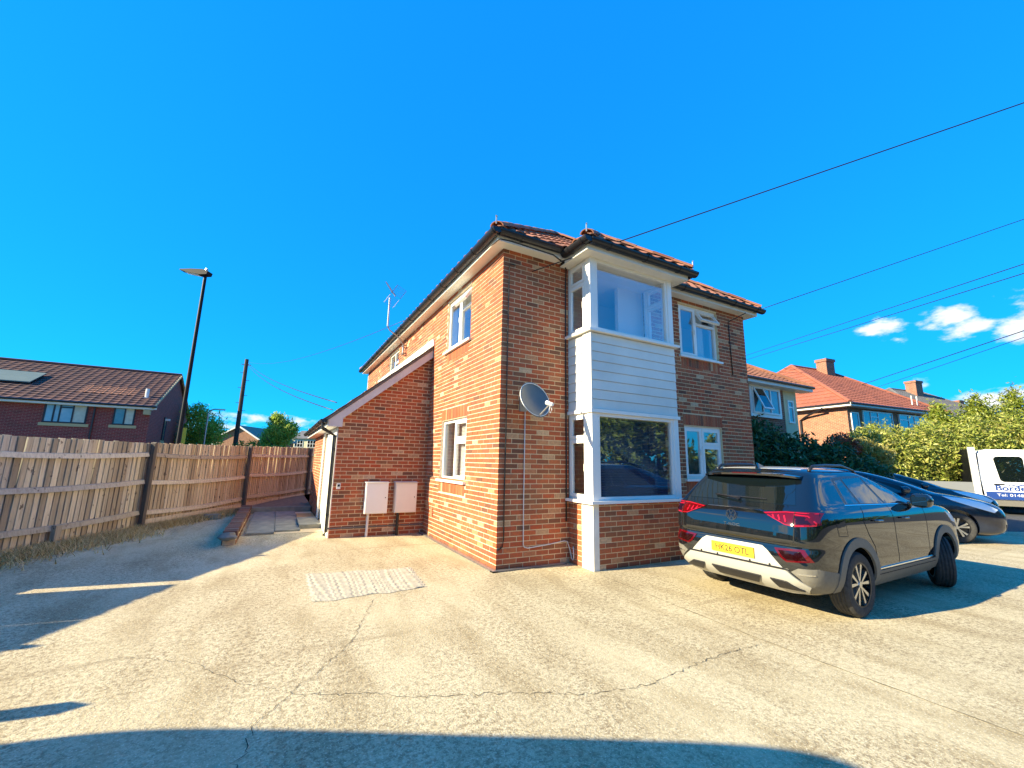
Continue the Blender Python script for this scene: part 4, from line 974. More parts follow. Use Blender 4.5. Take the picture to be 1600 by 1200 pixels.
# ------------------------------------------------------------------ other buildings
def tile_sheet(name, mat, parent, O, a, hd, k, la, plan, pitch=.3, st=.33, amp=.03):
    """stepped, rolled tile surface clipped to a plan polygon (local coords)"""
    a = Vector((*a,0)); hv = Vector((*hd,0)); s_ = (hv+Vector((0,0,k))); sn = s_.length; s_ = s_/sn; n_ = a.cross(s_); n_ = n_ if n_.z > 0 else -n_
    dm = max((Vector((*p,0))-Vector((*O[:2],0))).dot(hv) for p in plan); rows = int(dm*sn/st)+1; nc = int(la/pitch*4)+1
    vs = []; fs = []; O = Vector(O)
    for r_ in range(rows):
        for q, (d, up_) in enumerate(((r_*st, .03),((r_+1)*st, .0))):
            for c in range(nc+1): vs.append(O+a*(c*pitch/4)+s_*d+n_*(up_+amp*(1,.25,0,.25)[c % 4]))
        b0 = 2*r_*(nc+1)
        for c in range(nc): fs.append((b0+c, b0+c+1, b0+nc+1+c+1, b0+nc+1+c))
        if r_:
            p0 = b0-(nc+1)
            for c in range(nc): fs.append((p0+c, p0+c+1, b0+c+1, b0+c))
    me = bpy.data.meshes.new(name); me.from_pydata([tuple(v) for v in vs], [], fs)
    bm = bmesh.new(); bm.from_mesh(me); n = len(plan)
    cx = sum(p[0] for p in plan)/n; cy = sum(p[1] for p in plan)/n
    for i in range(n):
        p, q = plan[i], plan[(i+1) % n]; e = Vector((q[0]-p[0], q[1]-p[1], 0)); nn = Vector((e.y, -e.x, 0)).normalized()
        if nn.dot(Vector((cx-p[0], cy-p[1], 0))) > 0: nn = -nn
        if abs(nn.dot(hv)+1) < 1e-3: continue
        bmesh.ops.bisect_plane(bm, geom=bm.verts[:]+bm.edges[:]+bm.faces[:], plane_co=(p[0], p[1], 0), plane_no=nn, clear_outer=True)
    bm.to_mesh(me); bm.free()
    return link(name, me, mat, parent)
def hip_house(name, label, loc, rz, w, d, ze, k, wall_mat, roof_mat, over=.35, group=None, pitch=.3, gable=False, st=.33, hx=None):
    """local: front wall y=0, x 0..w, back y=d"""
    t = thing(name, label, 'house', loc, rz, group)
    o = over; hd = (d+2*o)/2; yr = d/2; zt = ze+.05+k*hd; hx = hx or hd
    b = MB()
    if gable: b.prism([(0,0),(d,0),(d,ze),(yr,zt-.12),(0,ze)], 0, 0, w)
    else: b.box(0, w, 0, d, 0, ze)
    wl_ = b.build('wall', wall_mat, t, uvbox=True)
    b = MB()
    if gable: b.prism([(-o,ze-.04),(yr,zt-.09),(d+o,ze-.04),(d+o,ze+.02),(yr,zt-.02),(-o,ze+.02)], 0, -.12, w+.12)
    else: b.add([(-o,-o,ze+.02),(w+o,-o,ze+.02),(w+o,d+o,ze+.02),(-o,d+o,ze+.02),(-o+hx,yr,zt-.02),(w+o-hx,yr,zt-.02)], [(3,2,1,0),(0,1,5,4),(1,2,5),(2,3,4,5),(3,0,4)])
    rf_ = b.build('roof', roof_mat, t)
    z0 = ze+.05
    if gable:
        tile_sheet('tiles', roof_mat, rf_, (-.15,-o,z0), (1,0), (0,1), k, w+.3, [(-.15,-o),(w+.15,-o),(w+.15,yr),(-.15,yr)], pitch, st)
    else:
        tile_sheet('tiles', roof_mat, rf_, (-o,-o,z0), (1,0), (0,1), k, w+2*o, [(-o,-o),(w+o,-o),(w+o-hx,yr),(-o+hx,yr)], pitch, st)
        tile_sheet('tiles', roof_mat, rf_, (-o,-o,z0), (0,1), (1,0), k*hd/hx, d+2*o, [(-o,-o),(-o+hx,yr),(-o,d+o)], pitch, st)
        for (p, q) in (((-o,-o,z0+.03),(-o+hx,yr,zt+.03)),((w+o,-o,z0+.03),(w+o-hx,yr,zt+.03)),((-o,d+o,z0+.03),(-o+hx,yr,zt+.03))):
            b = MB(); b.tube([p, q], .11, 8); b.build('hip_ridge', roof_mat, rf_)
    e = 0 if gable else hx-o
    b = MB(); b.tube([(e-(.15 if gable else 0),yr,zt+.02),(w-e+(.15 if gable else 0),yr,zt+.02)], .11, 8); b.build('ridge', roof_mat, rf_)
    b = MB(); b.box(-o,w+o,-o-.025,-o,ze-.13,ze+.06); 
    if not gable: b.box(-o-.025,-o,-o,d+o,ze-.13,ze+.06); b.box(-o,w+o,-o,-.003,ze-.14,ze-.12); b.box(-o,-.003,0,d+o,ze-.14,ze-.12)
    else: b.box(-.1,w+.1,-o,-.003,ze-.14,ze-.12)
    b.build('fascia', 'fascia_white', t)
    b = MB(); b.tube([(-o,-o-.07,ze+.02),(w+o,-o-.07,ze+.02)], .055, 8)
    if not gable: b.tube([(-o-.07,-o,ze+.02),(-o-.07,d+o,ze+.02)], .055, 8)
    b.build('gutter', 'black_plastic', t)
    return t, rf_
M_('pane_blue', (.22,.34,.42), .06, (.36,.46,.52), 1.5, coat=.6)
M_('pane_cream', (.62,.58,.45), .3, (.50,.46,.36), 4)
def cwin(t, x0, x1, z0, z1, cols, fm='upvc', gm='car_glass', face='front', w=0, rec=-.06, sillm=None, depth=.08):
    """closed window on a far wall"""
    o, u, i = ((x0,0,z0),(1,0,0),(0,1,0)) if face == 'front' else (((0,x1,z0),(0,-1,0),(1,0,0)) if face == 'left' else ((w,x0,z0),(0,1,0),(-1,0,0)))
    W_ = x1-x0; h = z1-z0; fr = .06
    wo_ = window(t, o, u, i, W_, h, [(W_*a, W_*c, [(0,h,'f')] if not sp else [(0,h*sp,'f'),(h*sp,h,'f')]) for a, c, sp in cols], rec=rec, fr=fr, glass=gm if isinstance(gm, str) else gm[0], frame_mat=fm, sill=False, depth=depth)
    if not isinstance(gm, str):
        for q, ch in enumerate([c for c in wo_.children if c.name.startswith('pane')]): ch.data.materials.clear(); ch.data.materials.append(MATS[gm[q % len(gm)]])
    if sillm:
        M = frame(o, u, i); b = MB(M); b.box(-.12, W_+.12, -.04, .02, -.16, -.01); b.build('sill', sillm, wo_)
    return wo_
def chimney(parent, x, y, z0, z1, wx=.8, wy=.5, mat='brick_far', pots=2):
    b = MB(); b.box(x-wx/2,x+wx/2,y-wy/2,y+wy/2,z0,z1-.2); b.box(x-wx/2-.06,x+wx/2+.06,y-wy/2-.06,y+wy/2+.06,z1-.199,z1); c = b.build('chimney', mat, parent, uvbox=True)
    b = MB(); b.box(x-wx/2-.03,x+wx/2+.03,y-wy/2-.03,y+wy/2+.03,z0-.3,z0+.35); b.build('flashing', 'fascia_white', c)
    return c
# left: purple brick building behind the fence
bw = 16
bl, blr = hip_house('brick_building', 'dark red brick building with brown tiled roof behind the fence', (-9.24-bw,24,0), 0, bw, 10.6, 4.06, .475, 'brick_purple', 'tiles_brown', over=.3, gable=True, pitch=.36, st=.36)
LX = lambda X: X+9.24+bw
cwin(bl, LX(-13.37), LX(-11.76), 3.02, 4.0, [(0,.22,0),(.22,.36,0),(.36,.66,.8),(.66,1,0)], 'dark_frame', ('pane_blue','pane_blue','pane_blue','glass_mid','pane_cream'), sillm='stone_sill')
cwin(bl, LX(-10.74), LX(-9.86), 3.05, 4.0, [(0,.52,0),(.52,1,0)], 'dark_frame', ('glass_mid','pane_cream'), sillm='stone_sill')
cwin(bl, LX(-17.2), LX(-15.05), 3.0, 4.0, [(0,.5,0),(.5,1,0)], 'dark_frame', 'glass_mid', sillm='stone_sill')
b = MB(); b.tube([(LX(-11.5),-.05,4.0),(LX(-11.5),-.05,0)], .04, 8); b.build('downpipe', 'dark_frame', bl)
b = MB(); b.box(bw-.25,bw+.02,-.30,-.01,3.65,4.1); b.build('corner_block', 'stone_sill', bl)
cwin(bl, 3.2, 3.8, 2.4, 3.8, [(0,1,0)], 'dark_frame', 'glass_mid', face='right', w=bw, sillm='stone_sill')
b = MB(); b.box(bw+.002,bw+.25,3.3,3.6,3.6,3.72); b.build('wall_lamp', 'upvc', bl)
b = MB(); b.tube([(LX(-9.75),1.0,4.55),(LX(-9.75),1.0,5.2)], .09, 10); b.box(LX(-9.95),LX(-9.55),.8,1.2,4.5,4.68); b.build('flue', 'fascia_white', bl)
b = MB(); b.prism([(1.55,5.12),(3.1,5.85),(3.1,5.9),(1.55,5.17)], 0, LX(-18.5), LX(-14.7)); b.build('roof_panel', 'solar', blr)
b = MB(); b.prism([(-.35,4.09),(5.3,6.80),(5.3,6.70),(-.35,3.96)], 0, bw+.1, bw+.2); b.prism([(10.95,4.09),(5.3,6.80),(5.3,6.70),(10.95,3.96)], 0, bw+.1, bw+.2); b.build('verge', 'stone_sill', blr)
b = MB(); b.box(0,1.6,0,.02,0,.55); o = b.build('new_tiles', 'terracotta', blr); o.location = (LX(-12.6),1.05,4.84); o.rotation_euler.x = math.atan(.475)-math.pi/2*0
bpy.data.objects.remove(o)
tile_sheet('replaced_tiles', 'tiles_orange', blr, (LX(-12.7),1.0,4.06+.05+.475*1.3+.012), (1,0), (0,1), .475, 2.4, [(LX(-12.7),1.0),(LX(-10.3),1.0),(LX(-10.3),2.1),(LX(-12.7),2.1)], .36, .36)
o = MB(); o.box(-.2,.2,-.03,.03,1.9,3.15); o.box(-.03,.03,-.02,.02,0,1.9); o = o.build('sign_board', 'yellow'); o.location = (-8.05,26.0,0); tag(o, 'yellow sign board by the brick building, just left of the lamp post', 'sign')
# far left houses
gh = thing('gable_house', 'distant red brick gable end with pale roof behind the telegraph pole', 'house', (-9.9,60.6,0), R(-28.5))
b = MB(); b.prism([(0,0),(5.2,0),(5.2,3.75),(2.6,5.25),(0,3.95)], 1, 0, 9); b.build('wall', 'brick_farred', gh, uvbox=True)
b = MB(); b.prism([(-.45,3.72),(2.6,5.36),(5.6,3.55),(5.6,3.68),(2.6,5.5),(-.45,3.85)], 1, -.25, 9.2); b.build('roof', 'tiles_pale', gh)
b = MB(); b.prism([(-.45,3.68),(2.6,5.30),(5.6,3.5),(5.6,3.70),(2.6,5.52),(-.45,3.87)], 1, -.30, -.252); b.build('bargeboard', 'fascia_white', gh)
b = MB(); b.box(-2.6,-.01,2.0,8,0,3.6); b.build('side_wing', 'fascia_white', gh)
t2 = thing('terrace_row', 'distant cream terrace with flat grey roof next to the house edge', 'house', (-1.2,72.5,0), -.5)
b = MB(); b.box(0,14,0,7,0,4.6); b.build('wall', 'render_cream', t2); b = MB(); b.prism([(-.3,4.6),(7.3,4.6),(3.5,6.1)], 0, -.2, 14.2); rr_ = b.build('roof', 'tiles_grey', t2)
for i in range(4): cwin(t2, .5+i*2.1, 1.9+i*2.1, 3.2, 4.35, [(0,.33,.5),(.33,.66,.5),(.66,1,.5)], rec=-.05)
for i in range(3): b = MB(); b.tube([(1+i*2.0,3.5,6.0),(1+i*2.0,3.5,6.5)], .12, 6); b.build('chimney_pot', 'terracotta', rr_)
# right-hand neighbours
n1, n1r = hip_house('neighbour_house', 'neighbouring house with orange tiles and cream side wall past the dark hedge', (7.2,3.72,0), 0, 8.1, 9, 4.66, .6, 'brick_far', 'tiles_orange', over=.45)
b = MB(); b.box(4.9,6.86,-.12,.0,3.35,4.52); b.build('bay_surround', 'upvc', n1)
cwin(n1, 5.02, 6.74, 3.47, 4.46, [(0,.36,0),(.36,.66,0),(.66,1,0)], rec=-.16, gm='glass_mid')
M = frame((5.06,-.17,4.44),(1,0,0),(0,1,0)) @ Matrix.Rotation(R(-24), 4, 'X')
b = MB(M); b.box(0,.62,0,.04,-.92,-.86); b.box(0,.62,0,.04,-.05,0); b.box(0,.06,0,.04,-.86,-.05); b.box(.56,.62,0,.04,-.86,-.05); sa = b.build('open_sash', 'upvc', n1)
b = MB(M); b.box(.06,.56,.015,.02,-.86,-.05); b.build('pane', 'car_glass', sa)
b = MB(); b.box(7.25,8.13,-.02,9.03,0,4.52); b.build('cream_wall', 'render_cream', n1)
cwin(n1, 7.45, 7.85, 3.25, 4.15, [(0,1,.7)], rec=-.06, gm='glass_mid')
n2h, n2r = hip_house('neighbour_house', 'brick house with big red hipped roof and chimney, behind the hedge', (25.1,6.1,0), R(-6), 9.6, 9.6, 5.1, .66, 'brick_farred', 'tiles_red', over=.45, hx=3.4)
chimney(n2r, 5.9, 4.3, 7.6, 9.3, .9, .7)
cwin(n2h, 1.3, 4.2, 3.5, 4.85, [(0,.25,0),(.25,.5,.75),(.5,1,0)], rec=-.1, gm='glass_mid')
cwin(n2h, 4.9, 8.2, 3.5, 4.85, [(0,.3,.75),(.3,.5,.5),(.5,.7,.5),(.7,1,.75)], rec=-.1, gm='glass_mid')
cwin(n2h, .25, .95, 3.45, 4.7, [(0,1,0)], rec=-.06, gm='glass_mid')
b = MB(); b.tube([(-.5,1.0,4.95),(-.15,2.2,4.6),(-.08,2.6,4.4),(-.08,2.6,0)], .06, 8); b.build('downpipe', 'black_plastic', n2h)
for x in (7.2,7.8): b = MB(); b.tube([(x,.2,5.5),(x,.2,6.2)], .03, 6); b.build('vent_pipe', 'upvc', n2r)
n3h, n3r = hip_house('neighbour_house', 'house with dark grey hipped roof and brick chimney, third along', (40.6,7.4,0), R(-8), 14, 9, 5.4, .68, 'render_cream', 'tiles_grey', over=.4)
chimney(n3r, 7.0, 3.9, 7.7, 9.6, 1.0, .8)
cwin(n3h, 1, 4, 3.8, 5.2, [(0,.5,0),(.5,1,0)], rec=-.06, gm='glass_mid')
n4h, n4r = hip_house('neighbour_house', 'farthest brown-roofed house just above the hedge top', (72,13,0), R(-10), 14, 10, 6.6, .72, 'brick_far', 'tiles_darkred', over=.4)
chimney(n4r, 9, 5, 10.2, 11.4, 1.1, .9)
# small white-edged porch gable between the hedges
pg = thing('porch_gable', 'small dark porch gable with white edge between the hedges', 'porch', (18.0,4.3,0), R(-6))
b = MB(); b.prism([(0,0),(1.7,0),(1.7,1.75),(.85,2.5),(0,1.75)], 1, 0, 1.5); b.build('wall', 'dark_frame', pg)
b = MB(); b.prism([(-.1,1.70),(.85,2.52),(1.8,1.70),(1.8,1.80),(.85,2.64),(-.1,1.80)], 1, -.05, 0-.002); b.build('bargeboard', 'upvc', pg)

# ------------------------------------------------------------------ street furniture and wires
lp = thing('street_lamp', 'black street lamp with flat slanted head behind the fence', 'street lamp', (-6.04,13.33,0))
b = MB(); b.tube([(0,0,0),(0,0,1.2)], .085, 12); b.tube([(0,0,1.2),(0,0,4),(0,0,8.38)], .075, 12, r1=.055); b.build('column', 'lamp_black', lp)
b = MB(); M0 = Matrix.Rotation(R(150.5), 4, 'Z') @ Matrix.Rotation(R(-6), 4, 'Y'); b.M = Matrix.Translation((0,0,8.40)) @ M0
b.prism([(-.14,-.06),(.12,-.10),(.55,-.075),(.95,.0),(.93,.03),(.5,.09),(.05,.12),(-.16,.07)], 1, -.14, .14); hd_ = b.build('lamp_head', 'lamp_black', lp)
b = MB(); b.M = Matrix.Translation((0,0,8.40)) @ M0; b.prism([(.2,-.105),(.75,-.045),(.75,-.055),(.2,-.115)], 1, -.1, .1); b.build('lens', 'lamp_clear', hd_)
b = MB(); b.M = Matrix.Translation((0,0,8.40)) @ M0; b.lathe([(0,.20),(.05,.20),(.055,.1),(0,.1)], 12); b.build('photocell', 'galv', hd_)
l2 = thing('far_street_lamp', 'small distant street lamp in front of the feathery tree', 'street lamp', (-7.1,27.5,0))
b = MB(); b.tube([(0,0,0),(0,0,4.2),(.05,0,4.4),(.3,-.1,4.5),(.6,-.2,4.5)], .04, 8); b.build('column', 'galv', l2); b = MB(); b.box(.5,.9,-.3,-.15,4.45,4.53); b.build('lamp_head', 'galv', l2)
tp = thing('telegraph_pole', 'dark wooden telegraph pole with step irons behind the fence', 'telegraph pole', (-5.6,29.9,0))
b = MB(); b.tube([(0,0,0),(0,0,4),(0,0,8.5)], .16, 12, r1=.12); b.build('pole', 'pole_wood', tp)
for i in range(7): b = MB(); z = 4.2+i*.55; s_ = 1 if i % 2 else -1; b.tube([(s_*.1,0,z),(s_*.32,0,z)], .02, 6); b.build('step_iron', 'galv', tp)
b = MB(); b.tube([(-.3,0,8.1),(.3,0,8.1)], .03, 6); b.build('cross_bar', 'galv', tp)
def wire(p0, p1, sag, r, label, n=24):
    p0, p1 = Vector(p0), Vector(p1); pts = []
    for i in range(n+1): u = i/n; q = p0.lerp(p1, u); q.z -= sag*4*u*(1-u); pts.append(q)
    b = MB(); b.tube(pts, r, 6); tag(b.build('overhead_wire', 'cable_black', smooth=True), label, 'wire', 'overhead wires')
def past(p0, p1, k): p0, p1 = Vector(p0), Vector(p1); return p0+(p1-p0)*k
wire((.53,-.02,4.66), past((.53,-.02,4.66),(7.65,-4.88,7.6),1.5), 0, .009, 'highest overhead wire, leaving the wall by the satellite dish')
wire((6.36,-.35,5.03), past((6.36,-.35,5.03),(12.44,-4.14,7.6),1.5), 0, .008, 'thin overhead wire from the right end of the house eaves')
wire((32.57,20.62,10.75), (15.64,-3.65,7.6), .0, .013, 'upper wire of the pair crossing the white clouds')
wire((32.55,20.63,10.37), (15.59,-3.62,7.3), .0, .013, 'lower wire of the pair crossing the white clouds')
wire((33.23,8.89,7.34), (23.62,-2.42,7.6), .0, .019, 'thick upper wire of the pair above the red roof')
wire((34.44,8.23,7.27), (23.39,-2.41,7.3), .0, .013, 'thin lower wire of the pair above the red roof')
wire((-5.5,29.87,8.2), (-1.85,4.4,2.75), .25, .011, 'upper wire from the telegraph pole to the lean-to')
wire((-5.5,29.87,8.1), (-1.9,4.6,2.60), .32, .011, 'lower wire from the telegraph pole to the lean-to')
wire((-5.5,29.87,8.3), (-.45,4.2,4.9), .5, .006, 'very thin wire from the telegraph pole to the house gutter')

# ------------------------------------------------------------------ vehicles
def catmull(tab, m):
    T = np.array(tab, float); k = len(T); out = []
    for i in range(k-1):
        p0, p1, p2, p3 = T[max(i-1, 0)], T[i], T[i+1], T[min(i+2, k-1)]
        for j in range(m):
            t = j/m; out.append(.5*((2*p1)+(-p0+p2)*t+(2*p0-5*p1+4*p2-p3)*t*t+(-p0+3*p1-3*p2+p3)*t**3)*1.0)
    out.append(T[-1]); return out
def car_body(tab, n=128, m=4):
    rings = catmull(tab, m); vs = []; fs = []
    for z, xr, xf, w, e in rings:
        cx, a = (xr+xf)/2, (xf-xr)/2
        for k in range(n):
            p = 2*math.pi*(k+.5)/n; cs, sn = math.cos(p), math.sin(p)
            vs.append((cx+a*math.copysign(abs(cs)**(2/e), cs), w*math.copysign(abs(sn)**(2/e), sn), z))
    L_ = len(rings)
    for i in range(L_-1):
        for k in range(n): fs.append((i*n+k, i*n+(k+1) % n, (i+1)*n+(k+1) % n, (i+1)*n+k))
    fs.append(tuple(range(n))[::-1]); fs.append(tuple((L_-1)*n+k for k in range(n)))
    return vs, fs
class Car:
    def __init__(s, name, label, loc, rz, tab, paint, wheels, arch_r=.40, scale=1.0, cat='car', group=None, arch_w=.32):
        s.t = thing(name, label, cat, loc, rz, group); s.t.scale = (scale,)*3
        vs, fs = car_body(tab); s.bvh = BVHTree.FromPolygons(vs, fs)
        b = MB(); b.add(vs, fs); s.body = b.build('body', paint, s.t)
        for wx in wheels:
            for sd in (-1, 1):
                q = MB(); q.lathe([(0,-.35),(arch_r,-.35),(arch_r,.35),(0,.35)], 40, 'y'); co = q.build('cut', paint); co.location = (wx, sd*(.85+.35-arch_w+.05), .34)
                bpy.context.view_layer.update()
                md = s.body.modifiers.new('b', 'BOOLEAN'); md.object = co; md.operation = 'DIFFERENCE'; md.solver = 'EXACT'
                s.body.parent = None; bpy.context.view_layer.update()
                me = bpy.data.meshes.new_from_object(s.body.evaluated_get(bpy.context.evaluated_depsgraph_get()))
                s.body.modifiers.clear(); s.body.data = me; s.body.parent = s.t; bpy.data.objects.remove(co)
        smooth_angle(s.body, 32)
    def hit(s, view, p):
        if view == 'rear': o, d = (-9,p[0],p[1]), (1,0,0)
        elif view == 'front': o, d = (9,p[0],p[1]), (-1,0,0)
        elif view == 'right': o, d = (p[0],-9,p[1]), (0,1,0)
        elif view == 'left': o, d = (p[0],9,p[1]), (0,-1,0)
        else: o, d = (p[0],p[1],9), (0,0,-1)
        h = s.bvh.ray_cast(Vector(o), Vector(d))
        if h[0] is None:
            q = {'rear': Vector((-.8,p[0],p[1])), 'front': Vector((3.4,p[0],p[1])), 'right': Vector((p[0],-.9,p[1])), 'left': Vector((p[0],.9,p[1])), 'top': Vector((p[0],p[1],1.5))}[view]
            h = s.bvh.find_nearest(q)
        nn = h[1]
        if nn.dot(Vector(d)) > 0: nn = -nn
        return h[0], nn
    def patch(s, name, poly, view, mat, d=.004, parent=None, h=.07, mirror=False, label=None):
        bm = bmesh.new(); P = []
        for i, p in enumerate(poly):
            q = poly[(i+1) % len(poly)]; n = max(1, int(math.dist(p, q)/h))
            for k in range(n): P.append((p[0]+(q[0]-p[0])*k/n, p[1]+(q[1]-p[1])*k/n))
        f = bm.faces.new([bm.verts.new((p[0], p[1], 0)) for p in P]); bmesh.ops.triangulate(bm, faces=[f])
        for _ in range(3):
            lg = [e for e in bm.edges if e.calc_length() > h*1.3]
            if not lg: break
            bmesh.ops.subdivide_edges(bm, edges=lg, cuts=1); bmesh.ops.triangulate(bm, faces=bm.faces[:])
        nm = {}
        for v in bm.verts: c_, n_ = s.hit(view, (v.co.x, v.co.y)); v.co = c_+n_*d; nm[v.index] = n_
        bm.verts.index_update(); nl = {}
        for v in bm.verts: nl[v] = s.bvh.find_nearest(v.co)[1]
        be = [e for e in bm.edges if e.is_boundary]
        r_ = bmesh.ops.extrude_edge_only(bm, edges=be)
        for v in [g for g in r_['geom'] if isinstance(g, bmesh.types.BMVert)]:
            loc, n_, _, _ = s.bvh.find_nearest(v.co); v.co = v.co+((loc-v.co).normalized()*(d+.008) if (loc-v.co).length > 1e-5 else Vector())
        bmesh.ops.recalc_face_normals(bm, faces=bm.faces)
        me = bpy.data.meshes.new(name); bm.to_mesh(me); bm.free()
        o = link(name, me, mat, parent or s.t); smooth_angle(o, 40)
        f0 = max(o.data.polygons, key=lambda q: q.area)
        if f0.normal.dot(s.bvh.find_nearest(f0.center)[1]) < 0 and False: o.data.flip_normals()
        if label: o['label'] = label
        return o
    def patch2(s, name, poly, view, mat, d=.004, **k):
        a = s.patch(name, poly, view, mat, d, **k)
        v2 = {'rear': 'rear', 'front': 'front', 'right': 'left', 'top': 'top'}[view]
        pm = poly if view == 'right' else [(x, -z) if view == 'top' else (-x, z) for x, z in poly]
        return a, s.patch(name, pm, v2, mat, d, **k)
    def stroke(s, name, pts, view, mat, w=.006, d=.002, parent=None):
        vs = []; fs = []
        P = []
        for a, b in zip(pts, pts[1:]):
            n = max(1, int(math.dist(a, b)/.05))
            for k in range(n): P.append((a[0]+(b[0]-a[0])*k/n, a[1]+(b[1]-a[1])*k/n))
        P.append(pts[-1])
        for i, p in enumerate(P):
            q0, q1 = P[max(0, i-1)], P[min(len(P)-1, i+1)]; tx, ty = q1[0]-q0[0], q1[1]-q0[1]; l = math.hypot(tx, ty) or 1; nx, ny = -ty/l*w/2, tx/l*w/2
            for sg in (1, -1): c_, n_ = s.hit(view, (p[0]+sg*nx, p[1]+sg*ny)); vs.append(c_+n_*d)
            if i: k = 2*i; fs.append((k-2, k-1, k+1, k))
        b = MB(); b.add(vs, fs); return b.build(name, mat, parent or s.body)
def wheel(parent, loc, steer, r=.335, w=.21, spokes='suv', side=-1):
    pr = [(r-.115,-w/2+.012),(r-.06,-w/2),(r-.022,-w/2+.008),(r-.004,-w/2+.03)]
    for g in (-.052,-.018,.018,.052): pr += [(r,g-.013),(r-.009,g-.006),(r-.009,g+.006),(r,g+.013)]
    pr += [(r-.004,w/2-.03),(r-.022,w/2-.008),(r-.06,w/2),(r-.115,w/2-.012)]
    b = MB(); b.lathe(pr, 56, 'y', closed=True); wh = b.build('wheel', 'tyre', parent); smooth_angle(wh, 25)
    wh.location = loc; wh.rotation_euler.z = steer
    R_ = r-.11; f = side*(w/2-.03)
    b = MB(); b.lathe([(R_+.006,-w/2+.01),(R_+.006,w/2-.01),(R_-.012,w/2-.01),(R_-.012,-w/2+.01)], 48, 'y', closed=True); b.lathe([(0,f*.25),(R_-.01,f*.25),(R_-.01,f*.25-side*.01),(0,f*.25-side*.01)], 40, 'y'); b.build('barrel', 'rim_black', wh)
    b = MB(); b.lathe([(R_+.010,f+side*.012),(R_+.010,f-side*.02),(R_-.012,f-side*.02),(R_-.012,f+side*.012)], 48, 'y', closed=True); rm = b.build('rim', 'alloy', wh)
    for i in range(5):
        a = 2*math.pi*i/5+.3
        for da, wd in ((-.24,.015),(.24,.015)) if spokes == 'suv' else ((-.16,.02),(.16,.02)):
            b = MB(); a0, a1 = a, a+da*1.2
            p0 = Vector((math.cos(a0)*.03, 0, math.sin(a0)*.03)); p1 = Vector((math.cos(a1)*(R_-.005), 0, math.sin(a1)*(R_-.005)))
            d_ = (p1-p0).normalized(); n_ = Vector((-d_.z,0,d_.x)); w0, w1 = wd*.55, wd*(1.25 if spokes == 'suv' else 1.0)
            ya, yb = f+side*.008, f-side*.03
            b.add([(*(p0-n_*w0)[:1],ya,(p0-n_*w0).z),(*(p0+n_*w0)[:1],ya,(p0+n_*w0).z),((p1+n_*w1).x,ya+side*.004,(p1+n_*w1).z),((p1-n_*w1).x,ya+side*.004,(p1-n_*w1).z),
                   ((p0-n_*w0).x,yb,(p0-n_*w0).z),((p0+n_*w0).x,yb,(p0+n_*w0).z),((p1+n_*w1).x,yb,(p1+n_*w1).z),((p1-n_*w1).x,yb,(p1-n_*w1).z)],
                  [(0,1,2,3),(7,6,5,4),(0,4,5,1),(1,5,6,2),(2,6,7,3),(3,7,4,0)])
            b.build('spoke', 'alloy', wh)
    b = MB(); b.lathe([(0,f+side*.014),(.032,f+side*.014),(.036,f-side*.01),(0,f-side*.01)], 20, 'y'); b.build('hub_cap', 'alloy', wh)
    return wh
def flat_text(txt, size, M, mat, parent, name='lettering', ext=.0015, bold=0, center=True, sx=1.0):
    me = text_mesh(txt, size, ext, bold, sx)
    xs = [v.co.x for v in me.vertices]; ys = [v.co.y for v in me.vertices]
    if center: me.transform(Matrix.Translation((-(min(xs)+max(xs))/2, -(min(ys)+max(ys))/2, 0)))
    me.transform(M); return link(name, me, mat, parent)
def ring_arc(cx, cz, r0, r1, a0, a1, n=22):
    out = [(cx+r1*math.cos(R(a0+(a1-a0)*k/n)), cz+r1*math.sin(R(a0+(a1-a0)*k/n))) for k in range(n+1)]
    return out+[(cx+r0*math.cos(R(a1-(a1-a0)*k/n)), cz+r0*math.sin(R(a1-(a1-a0)*k/n))) for k in range(n+1)]

# ---- the black SUV
TAB = [(.20,-.50,3.15,.70,8),(.27,-.70,3.28,.82,9),(.38,-.82,3.38,.885,10),(.52,-.862,3.41,.905,11),(.66,-.865,3.41,.905,11),(.755,-.845,3.40,.905,11),(.80,-.862,3.38,.905,11),(.92,-.85,3.30,.905,11),(1.01,-.835,3.15,.90,11),(1.07,-.80,2.9,.885,11),(1.12,-.755,2.35,.86,12),(1.17,-.70,1.95,.825,13),(1.28,-.585,1.62,.77,14),(1.40,-.455,1.28,.715,13),(1.475,-.375,1.05,.675,11),(1.525,-.30,.86,.625,9),(1.558,-.18,.65,.52,6),(1.575,.02,.40,.30,4),(1.58,.15,.3,.1,3)]
suv = Car('compact_suv', 'black compact SUV parked nearest, with yellow rear number plate', (2.632,-2.416,0), R(1.3), TAB, 'paint_black', (0,2.59), .385, .97)
st = suv.t
gl = suv.patch('rear_window', [(-.66,1.165),(.66,1.165),(.60,1.30),(.545,1.435),(-.545,1.435),(-.60,1.30)], 'rear', 'car_glass', .004)
b = MB(); b.box(-.52,-.50,-.13,.02,1.195,1.21); 
b = MB(); c0, n0 = suv.hit('rear', (-.02,1.175)); c1, n1_ = suv.hit('rear', (.30,1.205)); c2, n2_ = suv.hit('rear', (-.34,1.20))
b.tube([c0+n0*.02, c0+n0*.035], .022, 10); b.tube([c0+n0*.035, (c1+n1_*.03)], .012, 6, r1=.007); b.tube([c2+n2_*.014, c1+n1_*.014], .006, 6); b.build('wiper', 'black_plastic', gl)
